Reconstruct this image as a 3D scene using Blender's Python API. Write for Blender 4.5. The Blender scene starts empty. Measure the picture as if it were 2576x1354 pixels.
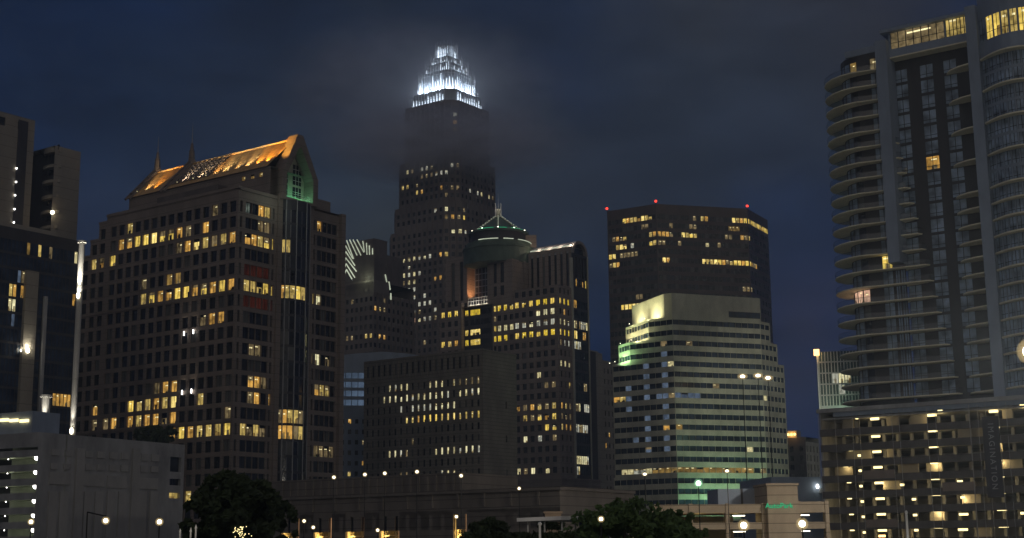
import bpy, math, random
from mathutils import Vector, Matrix
R = math.radians
random.seed(7)
scene = bpy.context.scene
COL = scene.collection
# ---------------------------------------------------------------- camera
FOC, CX, CY, CZ = 3560.0, 1288.0, 677.0, 3.0
PITCH, ROLL = R(11.23), -0.011
cam_d = bpy.data.cameras.new("camera"); cam = bpy.data.objects.new("camera", cam_d); COL.objects.link(cam)
cam_d.sensor_width = 36.0; cam_d.lens = FOC / 2576.0 * 36.0; cam_d.clip_start = .5; cam_d.clip_end = 9000
CM = Matrix.Rotation(math.pi / 2 + PITCH, 3, 'X') @ Matrix.Rotation(ROLL, 3, 'Z')
cam.matrix_world = Matrix.Translation((0, 0, CZ)) @ CM.to_4x4()
scene.camera = cam
scene.render.engine = 'CYCLES'
scene.cycles.use_denoising = True
scene.cycles.max_bounces = 7; scene.cycles.diffuse_bounces = 3; scene.cycles.glossy_bounces = 2
scene.cycles.volume_bounces = 5; scene.cycles.volume_max_steps = 128
scene.cycles.sample_clamp_indirect = 2.0
scene.view_settings.view_transform = 'Standard'; scene.view_settings.look = 'None'
scene.view_settings.exposure = 0.0; scene.view_settings.gamma = 1.0
# where a thing stands, measured from the camera's spot
def ray(x, y): return CM @ Vector(((x - CX) / FOC, (CY - y) / FOC, -1.0))
def at(x, y, Y):
    r = ray(x, y); t = Y / r.y; return Vector((r.x * t, Y, CZ + r.z * t))
def proj(p):
    q = CM.transposed() @ (Vector(p) - Vector((0, 0, CZ))); return CX + FOC * q.x / -q.z, CY - FOC * q.y / -q.z
# ---------------------------------------------------------------- world: dusk sky, murky cloud lit by the town
w = bpy.data.worlds.new("World"); scene.world = w; w.use_nodes = True
nt = w.node_tree; nt.nodes.clear()
def N(t, **k):
    n = nt.nodes.new(t)
    for a, b in k.items(): setattr(n, a, b)
    return n
def lk(a, b): nt.links.new(a, b)
wo = N('ShaderNodeOutputWorld'); bg = N('ShaderNodeBackground'); lk(bg.outputs[0], wo.inputs[0])
sky = N('ShaderNodeTexSky', sky_type='NISHITA', sun_disc=False, sun_elevation=R(-4.0), sun_rotation=R(150), altitude=200)
tc = N('ShaderNodeTexCoord')
def vmath(op, a, b=None):
    n = N('ShaderNodeVectorMath', operation=op)
    if hasattr(a, 'links'): lk(a, n.inputs[0])
    else: n.inputs[0].default_value = a
    if b is not None:
        if hasattr(b, 'links'): lk(b, n.inputs[1])
        else: n.inputs[1].default_value = b
    return n
def fmath(op, a, b, clamp=False):
    n = N('ShaderNodeMath', operation=op, use_clamp=clamp)
    for i, q in enumerate((a, b)):
        if hasattr(q, 'links'): lk(q, n.inputs[i])
        else: n.inputs[i].default_value = q
    return n.outputs[0]
def mixc(fac, a, b, mode='MIX'):
    n = N('ShaderNodeMix', data_type='RGBA', blend_type=mode)
    if hasattr(fac, 'links'): lk(fac, n.inputs[0])
    else: n.inputs[0].default_value = fac
    for i, q in ((6, a), (7, b)):
        if hasattr(q, 'links'): lk(q, n.inputs[i])
        else: n.inputs[i].default_value = (*q, 1)
    return n.outputs[2]
no1 = N('ShaderNodeTexNoise'); no1.inputs['Scale'].default_value = 3.2; no1.inputs['Detail'].default_value = 7; no1.inputs['Roughness'].default_value = .6
lk(tc.outputs['Generated'], no1.inputs['Vector'])
warp = vmath('MULTIPLY', vmath('SUBTRACT', no1.outputs['Color'], (.5, .5, .5)).outputs[0], (.34, .34, .20))
dirw = vmath('ADD', tc.outputs['Generated'], warp.outputs[0]).outputs[0]
base = mixc(1.0, vmath('SCALE', sky.outputs[0]).outputs[0], (0.0026, 0.0125, 0.050), 'ADD')
base_scale = base.node.inputs[6].links[0].from_node; base_scale.inputs['Scale'].default_value = .02
def blob(x, y, rad, amt, soft=1.0):
    d = ray(x, y).normalized()
    dist = vmath('DISTANCE', dirw, tuple(d)).outputs['Value']
    m = N('ShaderNodeMapRange', interpolation_type='SMOOTHSTEP'); lk(dist, m.inputs[0])
    m.inputs[1].default_value = 0; m.inputs[2].default_value = rad; m.inputs[3].default_value = amt; m.inputs[4].default_value = 0
    return m.outputs[0]
col = base
for x, y, rad, amt, c in ((1900, 60, .22, .9, (.0215, .0265, .037)), (2100, -60, .16, .7, (.027, .027, .033)), (1000, 420, .24, .95, (.022, .030, .040)),
                          (800, 600, .12, .7, (.030, .036, .040)), (1420, 300, .14, .7, (.020, .026, .040)), (620, 300, .14, .6, (.016, .026, .046)),
                          (1750, 400, .18, .8, (.016, .024, .042)), (2030, 950, .10, .9, (.019, .021, .046)), (250, 260, .08, .5, (.014, .028, .058)), (280, 560, .08, .6, (.016, .026, .056)),
                          (60, 60, .14, .6, (.0045, .011, .030)), (700, -40, .16, .7, (.0045, .011, .032)), (1450, 0, .12, .6, (.0050, .012, .034)), (1480, 180, .05, .5, (.010, .018, .045)), (2000, 600, .05, .7, (.010, .021, .058))):
    col = mixc(blob(x, y, rad, amt), col, c)
no3 = N('ShaderNodeTexNoise'); no3.inputs['Scale'].default_value = 7; no3.inputs['Detail'].default_value = 6; no3.inputs['Roughness'].default_value = .6; lk(vmath('MULTIPLY', tc.outputs['Generated'], (1, 1, 2.6)).outputs[0], no3.inputs['Vector'])
mr3 = N('ShaderNodeMapRange'); lk(no3.outputs[0], mr3.inputs[0]); mr3.inputs[1].default_value = .3; mr3.inputs[2].default_value = .7; mr3.inputs[3].default_value = .68; mr3.inputs[4].default_value = 1.34
sc3 = N('ShaderNodeVectorMath', operation='SCALE'); lk(col, sc3.inputs[0]); lk(mr3.outputs[0], sc3.inputs['Scale']); col = sc3.outputs[0]
# the town's glow on low cloud behind the camera and all round the horizon
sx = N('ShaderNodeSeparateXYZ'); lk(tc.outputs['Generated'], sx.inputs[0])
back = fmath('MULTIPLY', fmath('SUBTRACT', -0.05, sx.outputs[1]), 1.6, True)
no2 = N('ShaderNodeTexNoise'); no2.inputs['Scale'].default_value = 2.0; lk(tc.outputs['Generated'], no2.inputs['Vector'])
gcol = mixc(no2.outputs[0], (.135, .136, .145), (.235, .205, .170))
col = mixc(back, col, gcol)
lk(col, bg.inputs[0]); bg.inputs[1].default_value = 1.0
# weak light from the glowing overcast behind the camera
sl = bpy.data.lights.new("overcast_glow", 'SUN'); sl.energy = .035; sl.angle = R(40); sl.color = (1, .9, .74)
so = bpy.data.objects.new("overcast_glow", sl); COL.objects.link(so)
so.rotation_euler = Vector((.45, -.85, .5)).to_track_quat('Z', 'Y').to_euler()

# ---------------------------------------------------------------- materials
def newmat(name):
    m = bpy.data.materials.new(name); m.use_nodes = True; t = m.node_tree; t.nodes.clear()
    o = t.nodes.new('ShaderNodeOutputMaterial'); return m, t, o
def surf(name, c, rough=.8, var=.25, scale=.25, metal=0.0, joints=None, spec=.4, bump=0.0):
    m, t, o = newmat(name); b = t.nodes.new('ShaderNodeBsdfPrincipled'); t.links.new(b.outputs[0], o.inputs[0])
    b.inputs['Roughness'].default_value = rough; b.inputs['Metallic'].default_value = metal; b.inputs['Specular IOR Level'].default_value = spec
    g = t.nodes.new('ShaderNodeNewGeometry')
    n = t.nodes.new('ShaderNodeTexNoise'); n.inputs['Scale'].default_value = scale; n.inputs['Detail'].default_value = 6; n.inputs['Roughness'].default_value = .65
    mp = t.nodes.new('ShaderNodeVectorMath'); mp.operation = 'MULTIPLY'; mp.inputs[1].default_value = (1, 1, .45)
    t.links.new(g.outputs['Position'], mp.inputs[0]); t.links.new(mp.outputs[0], n.inputs['Vector'])
    r = t.nodes.new('ShaderNodeMapRange'); r.inputs[1].default_value = .3; r.inputs[2].default_value = .7; r.inputs[3].default_value = 1 - var; r.inputs[4].default_value = 1 + var
    t.links.new(n.outputs[0], r.inputs[0])
    sc = t.nodes.new('ShaderNodeVectorMath'); sc.operation = 'SCALE'; sc.inputs[0].default_value = c; t.links.new(r.outputs[0], sc.inputs['Scale'])
    out = sc.outputs[0]
    if joints:   # panel joints: courses every joints[1] m, darker lines
        sp = t.nodes.new('ShaderNodeSeparateXYZ'); t.links.new(g.outputs['Position'], sp.inputs[0])
        md = t.nodes.new('ShaderNodeMath'); md.operation = 'PINGPONG'; md.inputs[1].default_value = joints / 2; t.links.new(sp.outputs[2], md.inputs[0])
        lt = t.nodes.new('ShaderNodeMath'); lt.operation = 'LESS_THAN'; lt.inputs[1].default_value = .05; t.links.new(md.outputs[0], lt.inputs[0])
        mx = t.nodes.new('ShaderNodeMix'); mx.data_type = 'RGBA'; t.links.new(lt.outputs[0], mx.inputs[0]); t.links.new(out, mx.inputs[6]); mx.inputs[7].default_value = (c[0] * .45, c[1] * .45, c[2] * .45, 1)
        out = mx.outputs[2]
    t.links.new(out, b.inputs['Base Color'])
    if bump:
        bp = t.nodes.new('ShaderNodeBump'); bp.inputs['Strength'].default_value = bump; t.links.new(n.outputs[0], bp.inputs['Height']); t.links.new(bp.outputs[0], b.inputs['Normal'])
    return m
def glow(name, c, s=1.0, var=.5, scale=.5, sample=False, vertical=False):
    m, t, o = newmat(name); e = t.nodes.new('ShaderNodeEmission'); t.links.new(e.outputs[0], o.inputs[0]); e.inputs[0].default_value = (*c, 1)
    if var:
        g = t.nodes.new('ShaderNodeNewGeometry')
        n = t.nodes.new('ShaderNodeTexNoise'); n.inputs['Scale'].default_value = scale; n.inputs['Detail'].default_value = 3
        t.links.new(g.outputs['Position'], n.inputs['Vector'])
        n2 = t.nodes.new('ShaderNodeTexNoise'); n2.inputs['Scale'].default_value = scale * .22; t.links.new(g.outputs['Position'], n2.inputs['Vector'])
        ad = t.nodes.new('ShaderNodeMath'); ad.operation = 'ADD'; t.links.new(n.outputs[0], ad.inputs[0]); t.links.new(n2.outputs[0], ad.inputs[1])
        r = t.nodes.new('ShaderNodeMapRange'); r.inputs[1].default_value = .72; r.inputs[2].default_value = 1.25; r.inputs[3].default_value = s * (1 - var); r.inputs[4].default_value = s * (1 + var)
        t.links.new(ad.outputs[0], r.inputs[0]); t.links.new(r.outputs[0], e.inputs[1])
    else: e.inputs[1].default_value = s
    m.cycles.emission_sampling = 'AUTO' if sample else 'NONE'
    return m
def glassmat(name, c, rough=.12, spec=.5):
    m, t, o = newmat(name); b = t.nodes.new('ShaderNodeBsdfPrincipled'); t.links.new(b.outputs[0], o.inputs[0])
    b.inputs['Roughness'].default_value = rough; b.inputs['Specular IOR Level'].default_value = spec
    g = t.nodes.new('ShaderNodeNewGeometry'); n = t.nodes.new('ShaderNodeTexNoise'); n.inputs['Scale'].default_value = .35; t.links.new(g.outputs['Position'], n.inputs['Vector'])
    s = t.nodes.new('ShaderNodeVectorMath'); s.operation = 'SCALE'; s.inputs[0].default_value = c
    r = t.nodes.new('ShaderNodeMapRange'); r.inputs[1].default_value = .35; r.inputs[2].default_value = .65; r.inputs[3].default_value = .5; r.inputs[4].default_value = 1.6
    t.links.new(n.outputs[0], r.inputs[0]); t.links.new(r.outputs[0], s.inputs['Scale']); t.links.new(s.outputs[0], b.inputs['Base Color'])
    return m
M = dict(
    granite=surf("brown_granite", (.24, .195, .168), .75, .22, .15, joints=2.0),
    granite_g=surf("rose_granite", (.30, .245, .21), .75, .2, .15, joints=2.0),
    brick=surf("grey_brown_brick", (.25, .225, .185), .85, .25, .2, joints=1.1),
    dark_stone=surf("dark_stone", (.15, .125, .115), .7, .3, .2),
    tower_stone=surf("tower_granite", (.22, .185, .165), .7, .2, .1),
    concrete=surf("concrete", (.33, .33, .335), .85, .42, .16, bump=.1),
    pale_concrete=surf("pale_concrete", (.49, .48, .39), .7, .28, .22),
    beige=surf("beige_stucco", (.32, .29, .24), .8, .2, .1, joints=3.2),
    brown_glass=surf("brown_cladding", (.10, .07, .068), .35, .3, .2),
    copper=surf("copper_roof", (.62, .40, .17), .5, .3, .6, 0),
    green_copper=surf("green_copper", (.10, .145, .115), .6, .3, .3),
    fin=surf("aluminium_fin", (.8, .82, .86), .5, .08, .2),
    steel=surf("grey_steel", (.35, .35, .36), .5, .15, .5),
    dark=surf("dark_metal", (.014, .014, .015), .5, .2, .5),
    white=surf("white_paint", (.75, .74, .70), .5, .08, .5),
    slab=surf("balcony_concrete", (.84, .79, .60), .7, .12, .4),
    pink=surf("pink_brick", (.37, .30, .225), .85, .2, .3, joints=1.2),
    slate=surf("slate_blue_cladding", (.27, .325, .42), .6, .15, .3),
    darkwall=surf("dark_cladding", (.055, .053, .060), .6, .25, .3),
    glass=glassmat("dark_glass", (.012, .014, .022)),
    glass_blue=glassmat("blue_glass", (.030, .045, .075), .2),
    glass_teal=glassmat("teal_glass", (.03, .05, .05), .2),
    curtain=glassmat("curtained_glass", (.25, .325, .43), .35),
    y=glow("window_yellow", (.80, .56, .11), .95, .55, .9),
    y2=glow("window_amber", (.80, .43, .09), .62, .65, .9),
    g=glow("window_gold", (.86, .60, .05), .9, .25, .6),
    d=glow("window_dim", (.34, .25, .12), .40, .8, .9),
    wt=glow("window_white", (.85, .78, .45), .9, .5, .9),
    pw=glow("window_pale", (.62, .62, .50), .55, .7, .9),
    pk=glow("window_pink", (.85, .50, .33), .8, .6, .9),
    b=glow("window_blue", (.16, .22, .32), .42, .5, .9),
    bs=glow("window_blue_strip", (.17, .25, .38), .36, .4, .3),
    r=glow("window_red", (.10, .020, .010), .22, .8, .4),
    br=glow("window_brown", (.42, .26, .07), .45, .7, .7),
    gg=glow("garage_interior", (.30, .22, .09), .18, .6, .35),
    bulb=glow("lamp_bulb", (1, .92, .68), 6, 0), ceil=glow('ceiling_light', (1, .86, .45), 1.25, .3, .9), bulb_y=glow('lamp_yellow', (1, .80, .36), 2.6, 0), bulb_w=glow("lamp_white", (1, .97, .9), 6, 0),
    bulb_o=glow("lamp_orange", (1, .55, .18), 4, 0), bulb_r=glow("lamp_red", (1, .05, .03), 3, 0), bulb_g=glow("lamp_green_white", (.75, 1, .75), 6, 0),
    crown_wall=surf('crown_wall', (.34, .37, .42), .6, .2, .3), cool2=glow('crown_light_dim', (.6, .72, .9), 3.5, 0), cool=glow("crown_light", (.72, .85, 1), 4.0, 0), sign=glow("sign_green", (.03, .40, .18), 1.1, 0), tube=glow("light_tube", (.72, .80, .60), .75, .3, .4),
)
M['ya'] = glow("window_yellow_soft", (.78, .56, .16), .55, .6, 1.1); M['yb'] = glow("window_yellow_bright", (.95, .72, .22), 1.1, .4, .9); M['wta'] = glow("window_cream", (.80, .70, .36), .6, .6, 1.1)
M['blind'] = surf("window_blind", (.13, .13, .125), .6, .3, .6); M['glass2'] = glassmat("dark_glass_tilted", (.022, .026, .038), .3)
VAR = {'y': ('y', 'y', 'ya', 'ya', 'yb', 'y2', 'y'), 'y2': ('y2', 'y2', 'ya', 'd'), 'wt': ('wt', 'wta', 'wt', 'pw', 'wta'), 'pw': ('pw', 'pw', 'wta', 'd'), 'g': ('g', 'g', 'y'), 'glass': ('glass', 'glass', 'glass', 'glass2', 'glass2', 'glass', 'blind')}
LIT = {'ya', 'yb', 'wta', 'y', 'y2', 'g', 'd', 'wt', 'pw', 'pk', 'b', 'bs', 'r', 'br', 'gg'}

# ---------------------------------------------------------------- mesh builder
class MB:
    def __init__(s): s.v = []; s.f = []; s.m = []; s.mats = []
    def mi(s, k):
        if k not in s.mats: s.mats.append(k)
        return s.mats.index(k)
    def quad(s, pts, k):
        i = len(s.v); s.v += [tuple(p) for p in pts]; s.f.append(tuple(range(i, i + len(pts)))); s.m.append(s.mi(k))
    def add(s, o):
        i = len(s.v); s.v += o.v
        for f, m in zip(o.f, o.m): s.f.append(tuple(q + i for q in f)); s.m.append(s.mi(o.mats[m]))
    def prism(s, poly, z0, z1, k, top=True, bottom=True):
        n = len(poly); z0 = z0 if hasattr(z0, '__len__') else [z0] * n; z1 = z1 if hasattr(z1, '__len__') else [z1] * n
        i = len(s.v)
        s.v += [(p[0], p[1], z) for p, z in zip(poly, z0)] + [(p[0], p[1], z) for p, z in zip(poly, z1)]
        ar = sum(poly[j][0] * poly[(j + 1) % n][1] - poly[(j + 1) % n][0] * poly[j][1] for j in range(n))
        kk = s.mi(k)
        for j in range(n):
            a, b = i + j, i + (j + 1) % n
            s.f.append((a, b, b + n, a + n) if ar > 0 else (b, a, a + n, b + n)); s.m.append(kk)
        if top: s.f.append(tuple(i + n + j for j in (range(n) if ar > 0 else reversed(range(n))))); s.m.append(kk)
        if bottom: s.f.append(tuple(i + j for j in (reversed(range(n)) if ar > 0 else range(n)))); s.m.append(kk)
    def bar(s, a, b, r, k, n=6, r2=None):
        a, b = Vector(a), Vector(b); d = (b - a).normalized(); x = d.orthogonal().normalized(); y = d.cross(x); r2 = r if r2 is None else r2
        i = len(s.v); kk = s.mi(k)
        for c, rr in ((a, r), (b, r2)):
            for j in range(n): t = 2 * math.pi * (j + .5) / n; s.v.append(tuple(c + x * math.cos(t) * rr + y * math.sin(t) * rr))
        for j in range(n): s.f.append((i + j, i + (j + 1) % n, i + n + (j + 1) % n, i + n + j)); s.m.append(kk)
        s.f.append(tuple(i + j for j in reversed(range(n)))); s.m.append(kk); s.f.append(tuple(i + n + j for j in range(n))); s.m.append(kk)
    def ball(s, c, r, k, sz=1.0, nu=10, nv=6):
        c = Vector(c); i = len(s.v); kk = s.mi(k)
        for a in range(nv + 1):
            for b in range(nu):
                ph = math.pi * a / nv; th = 2 * math.pi * b / nu
                s.v.append((c.x + r * math.sin(ph) * math.cos(th), c.y + r * math.sin(ph) * math.sin(th), c.z + r * sz * math.cos(ph)))
        for a in range(nv):
            for b in range(nu): s.f.append((i + a * nu + b, i + (a + 1) * nu + b, i + (a + 1) * nu + (b + 1) % nu, i + a * nu + (b + 1) % nu)); s.m.append(kk)
    def build(s, name, parent=None, origin=None, **props):
        me = bpy.data.meshes.new(name)
        o0 = origin if origin is not None else (parent.location if parent else Vector((0, 0, 0)))
        me.from_pydata([(x - o0[0], y - o0[1], z - o0[2]) for x, y, z in s.v], [], s.f)
        for k in s.mats: me.materials.append(M[k])
        me.polygons.foreach_set('material_index', s.m); me.update()
        o = bpy.data.objects.new(name, me); COL.objects.link(o)
        if parent:
            o.parent = parent; o.location = Vector(o0) - ABS[parent.name]; ABS[o.name] = Vector(o0)
        else: o.location = o0; ABS[o.name] = Vector(o0)
        for k, v_ in props.items(): o[k] = v_
        return o
ABS = {}
def empty(name, label, cat, loc, group=None):
    o = bpy.data.objects.new(name, None); COL.objects.link(o); o.location = loc; o['label'] = label; o['category'] = cat
    if group: o['group'] = group
    ABS[o.name] = Vector(loc); return o
def copy_thing(src, loc, label=None):
    c = src.copy(); COL.objects.link(c); c.location = loc
    if label: c['label'] = label
    for ch in list(src.children):
        d = ch.copy(); COL.objects.link(d); d.parent = c
        for g_ in list(ch.children): e_ = g_.copy(); COL.objects.link(e_); e_.parent = d
    return c
LIGHTS = 0
def lamp(loc, power, c=(1, .8, .5), rad=.3, kind='POINT', aim=None, size=60, parent=None):
    l = bpy.data.lights.new("lamp_light", kind); l.energy = power; l.color = c
    if kind in ('POINT', 'SPOT'): l.shadow_soft_size = rad
    o = bpy.data.objects.new("lamp_light", l); COL.objects.link(o)
    if kind == 'SPOT':
        l.spot_size = R(size); l.spot_blend = .8
    if aim is not None: o.rotation_euler = (Vector(loc) - Vector(aim)).to_track_quat('Z', 'Y').to_euler()
    o.location = loc
    if parent: o.parent = parent; o.location = Vector(loc) - ABS[parent.name]
    return o

def glowball(root, p, r, power, c=(1, .8, .5), k='bulb', name='floodlight', aim=None, size=60, sz=1.0):
    m = MB(); m.ball(p, r, k, sz); m.build(name, root)
    lamp(p, power, c, r * 1.06 * max(1, sz), 'SPOT' if aim is not None else 'POINT', aim, size, parent=root)
# ---------------------------------------------------------------- buildings
def Zc(x0, y0, k): return lambda x, y: ((x0 + x * k) / 1.59, (y0 + y * k) / 1.59)
c1 = Zc(0, 400, .517); c2 = Zc(0, 1000, .517); c3 = Zc(0, 1500, .482); c4 = Zc(500, 450, .517)
e2 = Zc(900, 1000, .517); h1 = Zc(900, 1500, .482); h2 = Zc(1800, 1450, .519); f3 = Zc(1500, 100, .369)
g0 = Zc(1500, 500, .48); g1 = Zc(1600, 900, .443); j1 = Zc(2350, 750, .517); k1 = Zc(2350, 1300, .517)
n1 = Zc(3200, 0, .517); n2 = Zc(3200, 650, .517); n3 = Zc(3200, 1350, .593); p1 = Zc(3250, 1550, .445)
class Bld:
    def __init__(s, name, label, cat, x, y, Y, phi=-54):
        p = at(x, y, Y); s.zt = p.z; s.O = Vector((p.x, p.y, 0)); a = R(phi)
        s.u = Vector((math.sin(a), math.cos(a), 0)); s.v = Vector((s.u.y, -s.u.x, 0))
        if s.v.y < 0: s.v = -s.v
        s.root = empty(name, label, cat, s.O); s.win = []; s.lit = []; s.wall = MB()
    def P(s, a, b, z=0.0): return s.O + s.u * a + s.v * b + Vector((0, 0, z))
    def L(s, x, y, b=0.0):
        r = ray(x, y); P = s.O + s.v * b; t = P.dot(s.v) / r.dot(s.v); return ((r * t) - P).dot(s.u), CZ + r.z * t
    def Rt(s, x, y, a=0.0):
        r = ray(x, y); P = s.O + s.u * a; t = P.dot(s.u) / r.dot(s.u); return ((r * t) - P).dot(s.v), CZ + r.z * t
    def box(s, a0, a1, b0, b1, z0, z1, k, mb=None, **kw):
        (mb or s.wall).prism([s.P(a0, b0), s.P(a1, b0), s.P(a1, b1), s.P(a0, b1)], z0, z1, k, **kw)
    def light_rows(s, fn, rows):
        # rows: (x0, y0, x1, y1, material, chance)
        for r in rows:
            x0, y0 = fn(r[0], r[1]); x1, y1 = fn(r[2], r[3]); s.lit.append((x0, y0, x1, y1, r[4], r[5] if len(r) > 5 else 1.0))
    def glass_for(s, c, half, dark):
        x, y = proj(c); y2 = proj(c + Vector((0, 0, half)))[1]; tol = abs(y - y2) * 1.02
        for x0, y0, x1, y1, m, ch in s.lit:
            if x0 - .5 <= x <= x1 + .5:
                t = (x - x0) / (x1 - x0) if x1 > x0 else 0
                if abs(y - (y0 + (y1 - y0) * t)) <= tol and random.random() < ch: return m
        return dark
    def facade(s, P, d, n, s0, s1, z0, z1, cols, rows, k, rec=.35, glass='glass', mull=1, hbar=0, frame='dark', skip=None, wall=True, name='window', half=None):
        # P + d*s is the wall line, n points outwards; cols (sa, sb), rows (za, zb)
        W = s.wall
        def q(sa, sb, za, zb, off=0.0, mb=None, kk=k):
            (mb or W).quad([P + d * sa - n * off + Vector((0, 0, za)), P + d * sb - n * off + Vector((0, 0, za)), P + d * sb - n * off + Vector((0, 0, zb)), P + d * sa - n * off + Vector((0, 0, zb))], kk)
        cols = sorted(cols); rows = sorted(rows); z = z0
        for ri, (za, zb) in enumerate(rows):
            if wall and za > z + 1e-4: q(s0, s1, z, za)
            cur = s0
            hf = half if half else (((rows[ri + 1][0] - za) if ri + 1 < len(rows) else (za - rows[ri - 1][0]) if ri else (zb - za) * 1.4)) / 2
            for ci, c_ in enumerate(cols):
                sa, sb = c_[:2]; nm = c_[2] if len(c_) > 2 else mull
                if skip and skip(ci, ri, (sa + sb) / 2, za): continue
                if wall and sa > cur + 1e-4: q(cur, sa, za, zb)
                cur = sb
                if wall:   # reveals
                    A, B = P + d * sa, P + d * sb; Z0, Z1 = Vector((0, 0, za)), Vector((0, 0, zb)); I = -n * rec
                    W.quad([A + Z0, A + I + Z0, A + I + Z1, A + Z1], k); W.quad([B + I + Z0, B + Z0, B + Z1, B + I + Z1], k)
                    W.quad([A + Z0, B + Z0, B + I + Z0, A + I + Z0], k); W.quad([A + I + Z1, B + I + Z1, B + Z1, A + Z1], k)
                c = P + d * ((sa + sb) / 2) - n * rec + Vector((0, 0, (za + zb) / 2))
                gm = s.glass_for(c, hf, glass)
                gm = VAR[gm][int(random.random() * len(VAR[gm]))] if gm in VAR else gm
                mb = MB()
                blind = random.random()
                ztop = zb
                if gm in LIT and gm not in ('g', 'gg', 'r') and blind < .35 and rec > .1:   # a half-drawn blind
                    zz = zb - (zb - za) * random.uniform(.15, .5); q(sa, sb, za, zz, rec, mb, gm); q(sa, sb, zz, zb, rec, mb, random.choice(['d', 'glass', gm]))
                else: q(sa, sb, za, zb, rec, mb, gm)
                if gm in LIT and gm not in ('bs', 'b', 'r', 'gg'):
                    wd = sb - sa; hh = zb - za; rr = random.random()
                    if rr < .55:   # furniture, people and sills against the light
                        for _ in range(random.choice((1, 2, 2, 3))):
                            f0 = random.uniform(.0, .75); q(sa + wd * f0, sa + wd * min(1, f0 + random.uniform(.12, .4)), za, za + hh * random.uniform(.15, .5), rec - .015, mb, random.choice(('d', 'glass', 'br')))
                    if rr > .35:   # ceiling lights
                        f0 = random.uniform(.05, .5); zt_ = zb - hh * random.uniform(.08, .3); q(sa + wd * f0, sa + wd * min(.95, f0 + random.uniform(.25, .5)), zt_ - hh * .09, zt_, rec - .02, mb, 'ceil')
                t = .07 if (sb - sa) < 4 else .1; off = rec - .06
                xs = [sa + (sb - sa) * j / (nm + 1) for j in range(1, nm + 1)]
                for x in xs: q(x - t, x + t, za, zb, off, mb, frame)
                for x in (sa, sb - t): q(x, x + t, za, zb, off, mb, frame)
                if hbar: zz = za + (zb - za) * hbar; q(sa, sb, zz - .06, zz + .06, off - .02, mb, frame)
                x0, y0 = proj(P + d * sa + Vector((0, 0, za))); x1, y1 = proj(P + d * sb + Vector((0, 0, zb)))
                vis = 1.0 if (-20 < x0 < 2600 and y0 > -20 and y1 < 1360 and n.dot(c - Vector((0, 0, CZ))) < 0) else .01
                s.win.append((abs(x1 - x0) * abs(y1 - y0) * (1.15 if gm in LIT else 1) * vis, name, mb, c))
            if wall and cur < s1 - 1e-4: q(cur, s1, za, zb)
            z = zb
        if wall and z < z1 - 1e-4: q(s0, s1, z, z1)
    def fL(s, a0, a1, z0, z1, cols, rows, k, b=0.0, **kw): s.facade(s.O + s.v * b, s.u, -s.v, a0, a1, z0, z1, cols, rows, k, **kw)
    def fR(s, b0, b1, z0, z1, cols, rows, k, a=0.0, **kw): s.facade(s.O + s.u * a, s.v, -s.u, b0, b1, z0, z1, cols, rows, k, **kw)
    def rest(s, a0, a1, b0, b1, z0, z1, k, left=False, right=False, kt=None):
        # roof and the hidden sides of a block whose L and R faces are built by fL / fR
        p = [s.P(a0, b0), s.P(a1, b0), s.P(a1, b1), s.P(a0, b1)]; Z0, Z1 = Vector((0, 0, z0)), Vector((0, 0, z1))
        s.wall.quad([q + Z1 for q in p], kt or k)
        s.wall.quad([p[1] + Z0, p[2] + Z0, p[2] + Z1, p[1] + Z1], k); s.wall.quad([p[2] + Z0, p[3] + Z0, p[3] + Z1, p[2] + Z1], k)
        if left: s.wall.quad([p[0] + Z0, p[1] + Z0, p[1] + Z1, p[0] + Z1], k)
        if right: s.wall.quad([p[3] + Z0, p[0] + Z0, p[0] + Z1, p[3] + Z1], k)
    def done(s, most=100):
        if s.wall.v: s.wall.build('wall', s.root)
        s.win.sort(key=lambda t: -t[0]); cnt = {}; restm = {}
        for a, nm, mb, c in s.win:
            cnt[nm] = cnt.get(nm, 0) + 1
            if cnt[nm] <= most: mb.build(nm, s.root, origin=c)
            else: restm.setdefault(nm, MB()).add(mb)
        for nm, mb in restm.items(): mb.build(nm, s.root, kind='stuff')
def even(s0, s1, n, frac=.7): w_ = (s1 - s0) / n; return [(s0 + w_ * (i + .5 - frac / 2), s0 + w_ * (i + .5 + frac / 2)) for i in range(n)]
def floors(z0, z1, h, zb, zt): # floor n starts at z0+n*h; window from +zb to +zt
    r = []; z = z0
    while z + zt <= z1: r.append((z + zb, z + zt)); z += h
    return r

# ---------------------------------------------------------------- ground, streets
def sheet(name, x0, x1, y0, y1, z, k, **pr):
    mb = MB(); mb.quad([(x0, y0, z), (x1, y0, z), (x1, y1, z), (x0, y1, z)], k); return mb.build(name, kind='structure', **pr)
M['grass'] = surf("ground_turf", (.05, .055, .035), .95, .4, .3); M['asphalt'] = surf("asphalt", (.05, .05, .052), .8, .3, .5); M['paving'] = surf("paving", (.22, .21, .19), .85, .2, .5)
sheet('ground', -4000, 4000, -3000, 5000, 0, 'grass')
sheet('road', -600, 600, 120, 134, .004, 'asphalt')
for y0 in (116.5, 134.0):
    mb = MB(); mb.prism([(-600, y0), (600, y0), (600, y0 + 2.5), (-600, y0 + 2.5)], .002, .13, 'paving'); mb.build('pavement', kind='structure')
mb = MB()
for i in range(-60, 60): mb.quad([(i * 10, 126.9, .009), (i * 10 + 4, 126.9, .009), (i * 10 + 4, 127.1, .009), (i * 10, 127.1, .009)], 'white')
mb.build('road_marking', kind='structure')
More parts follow.
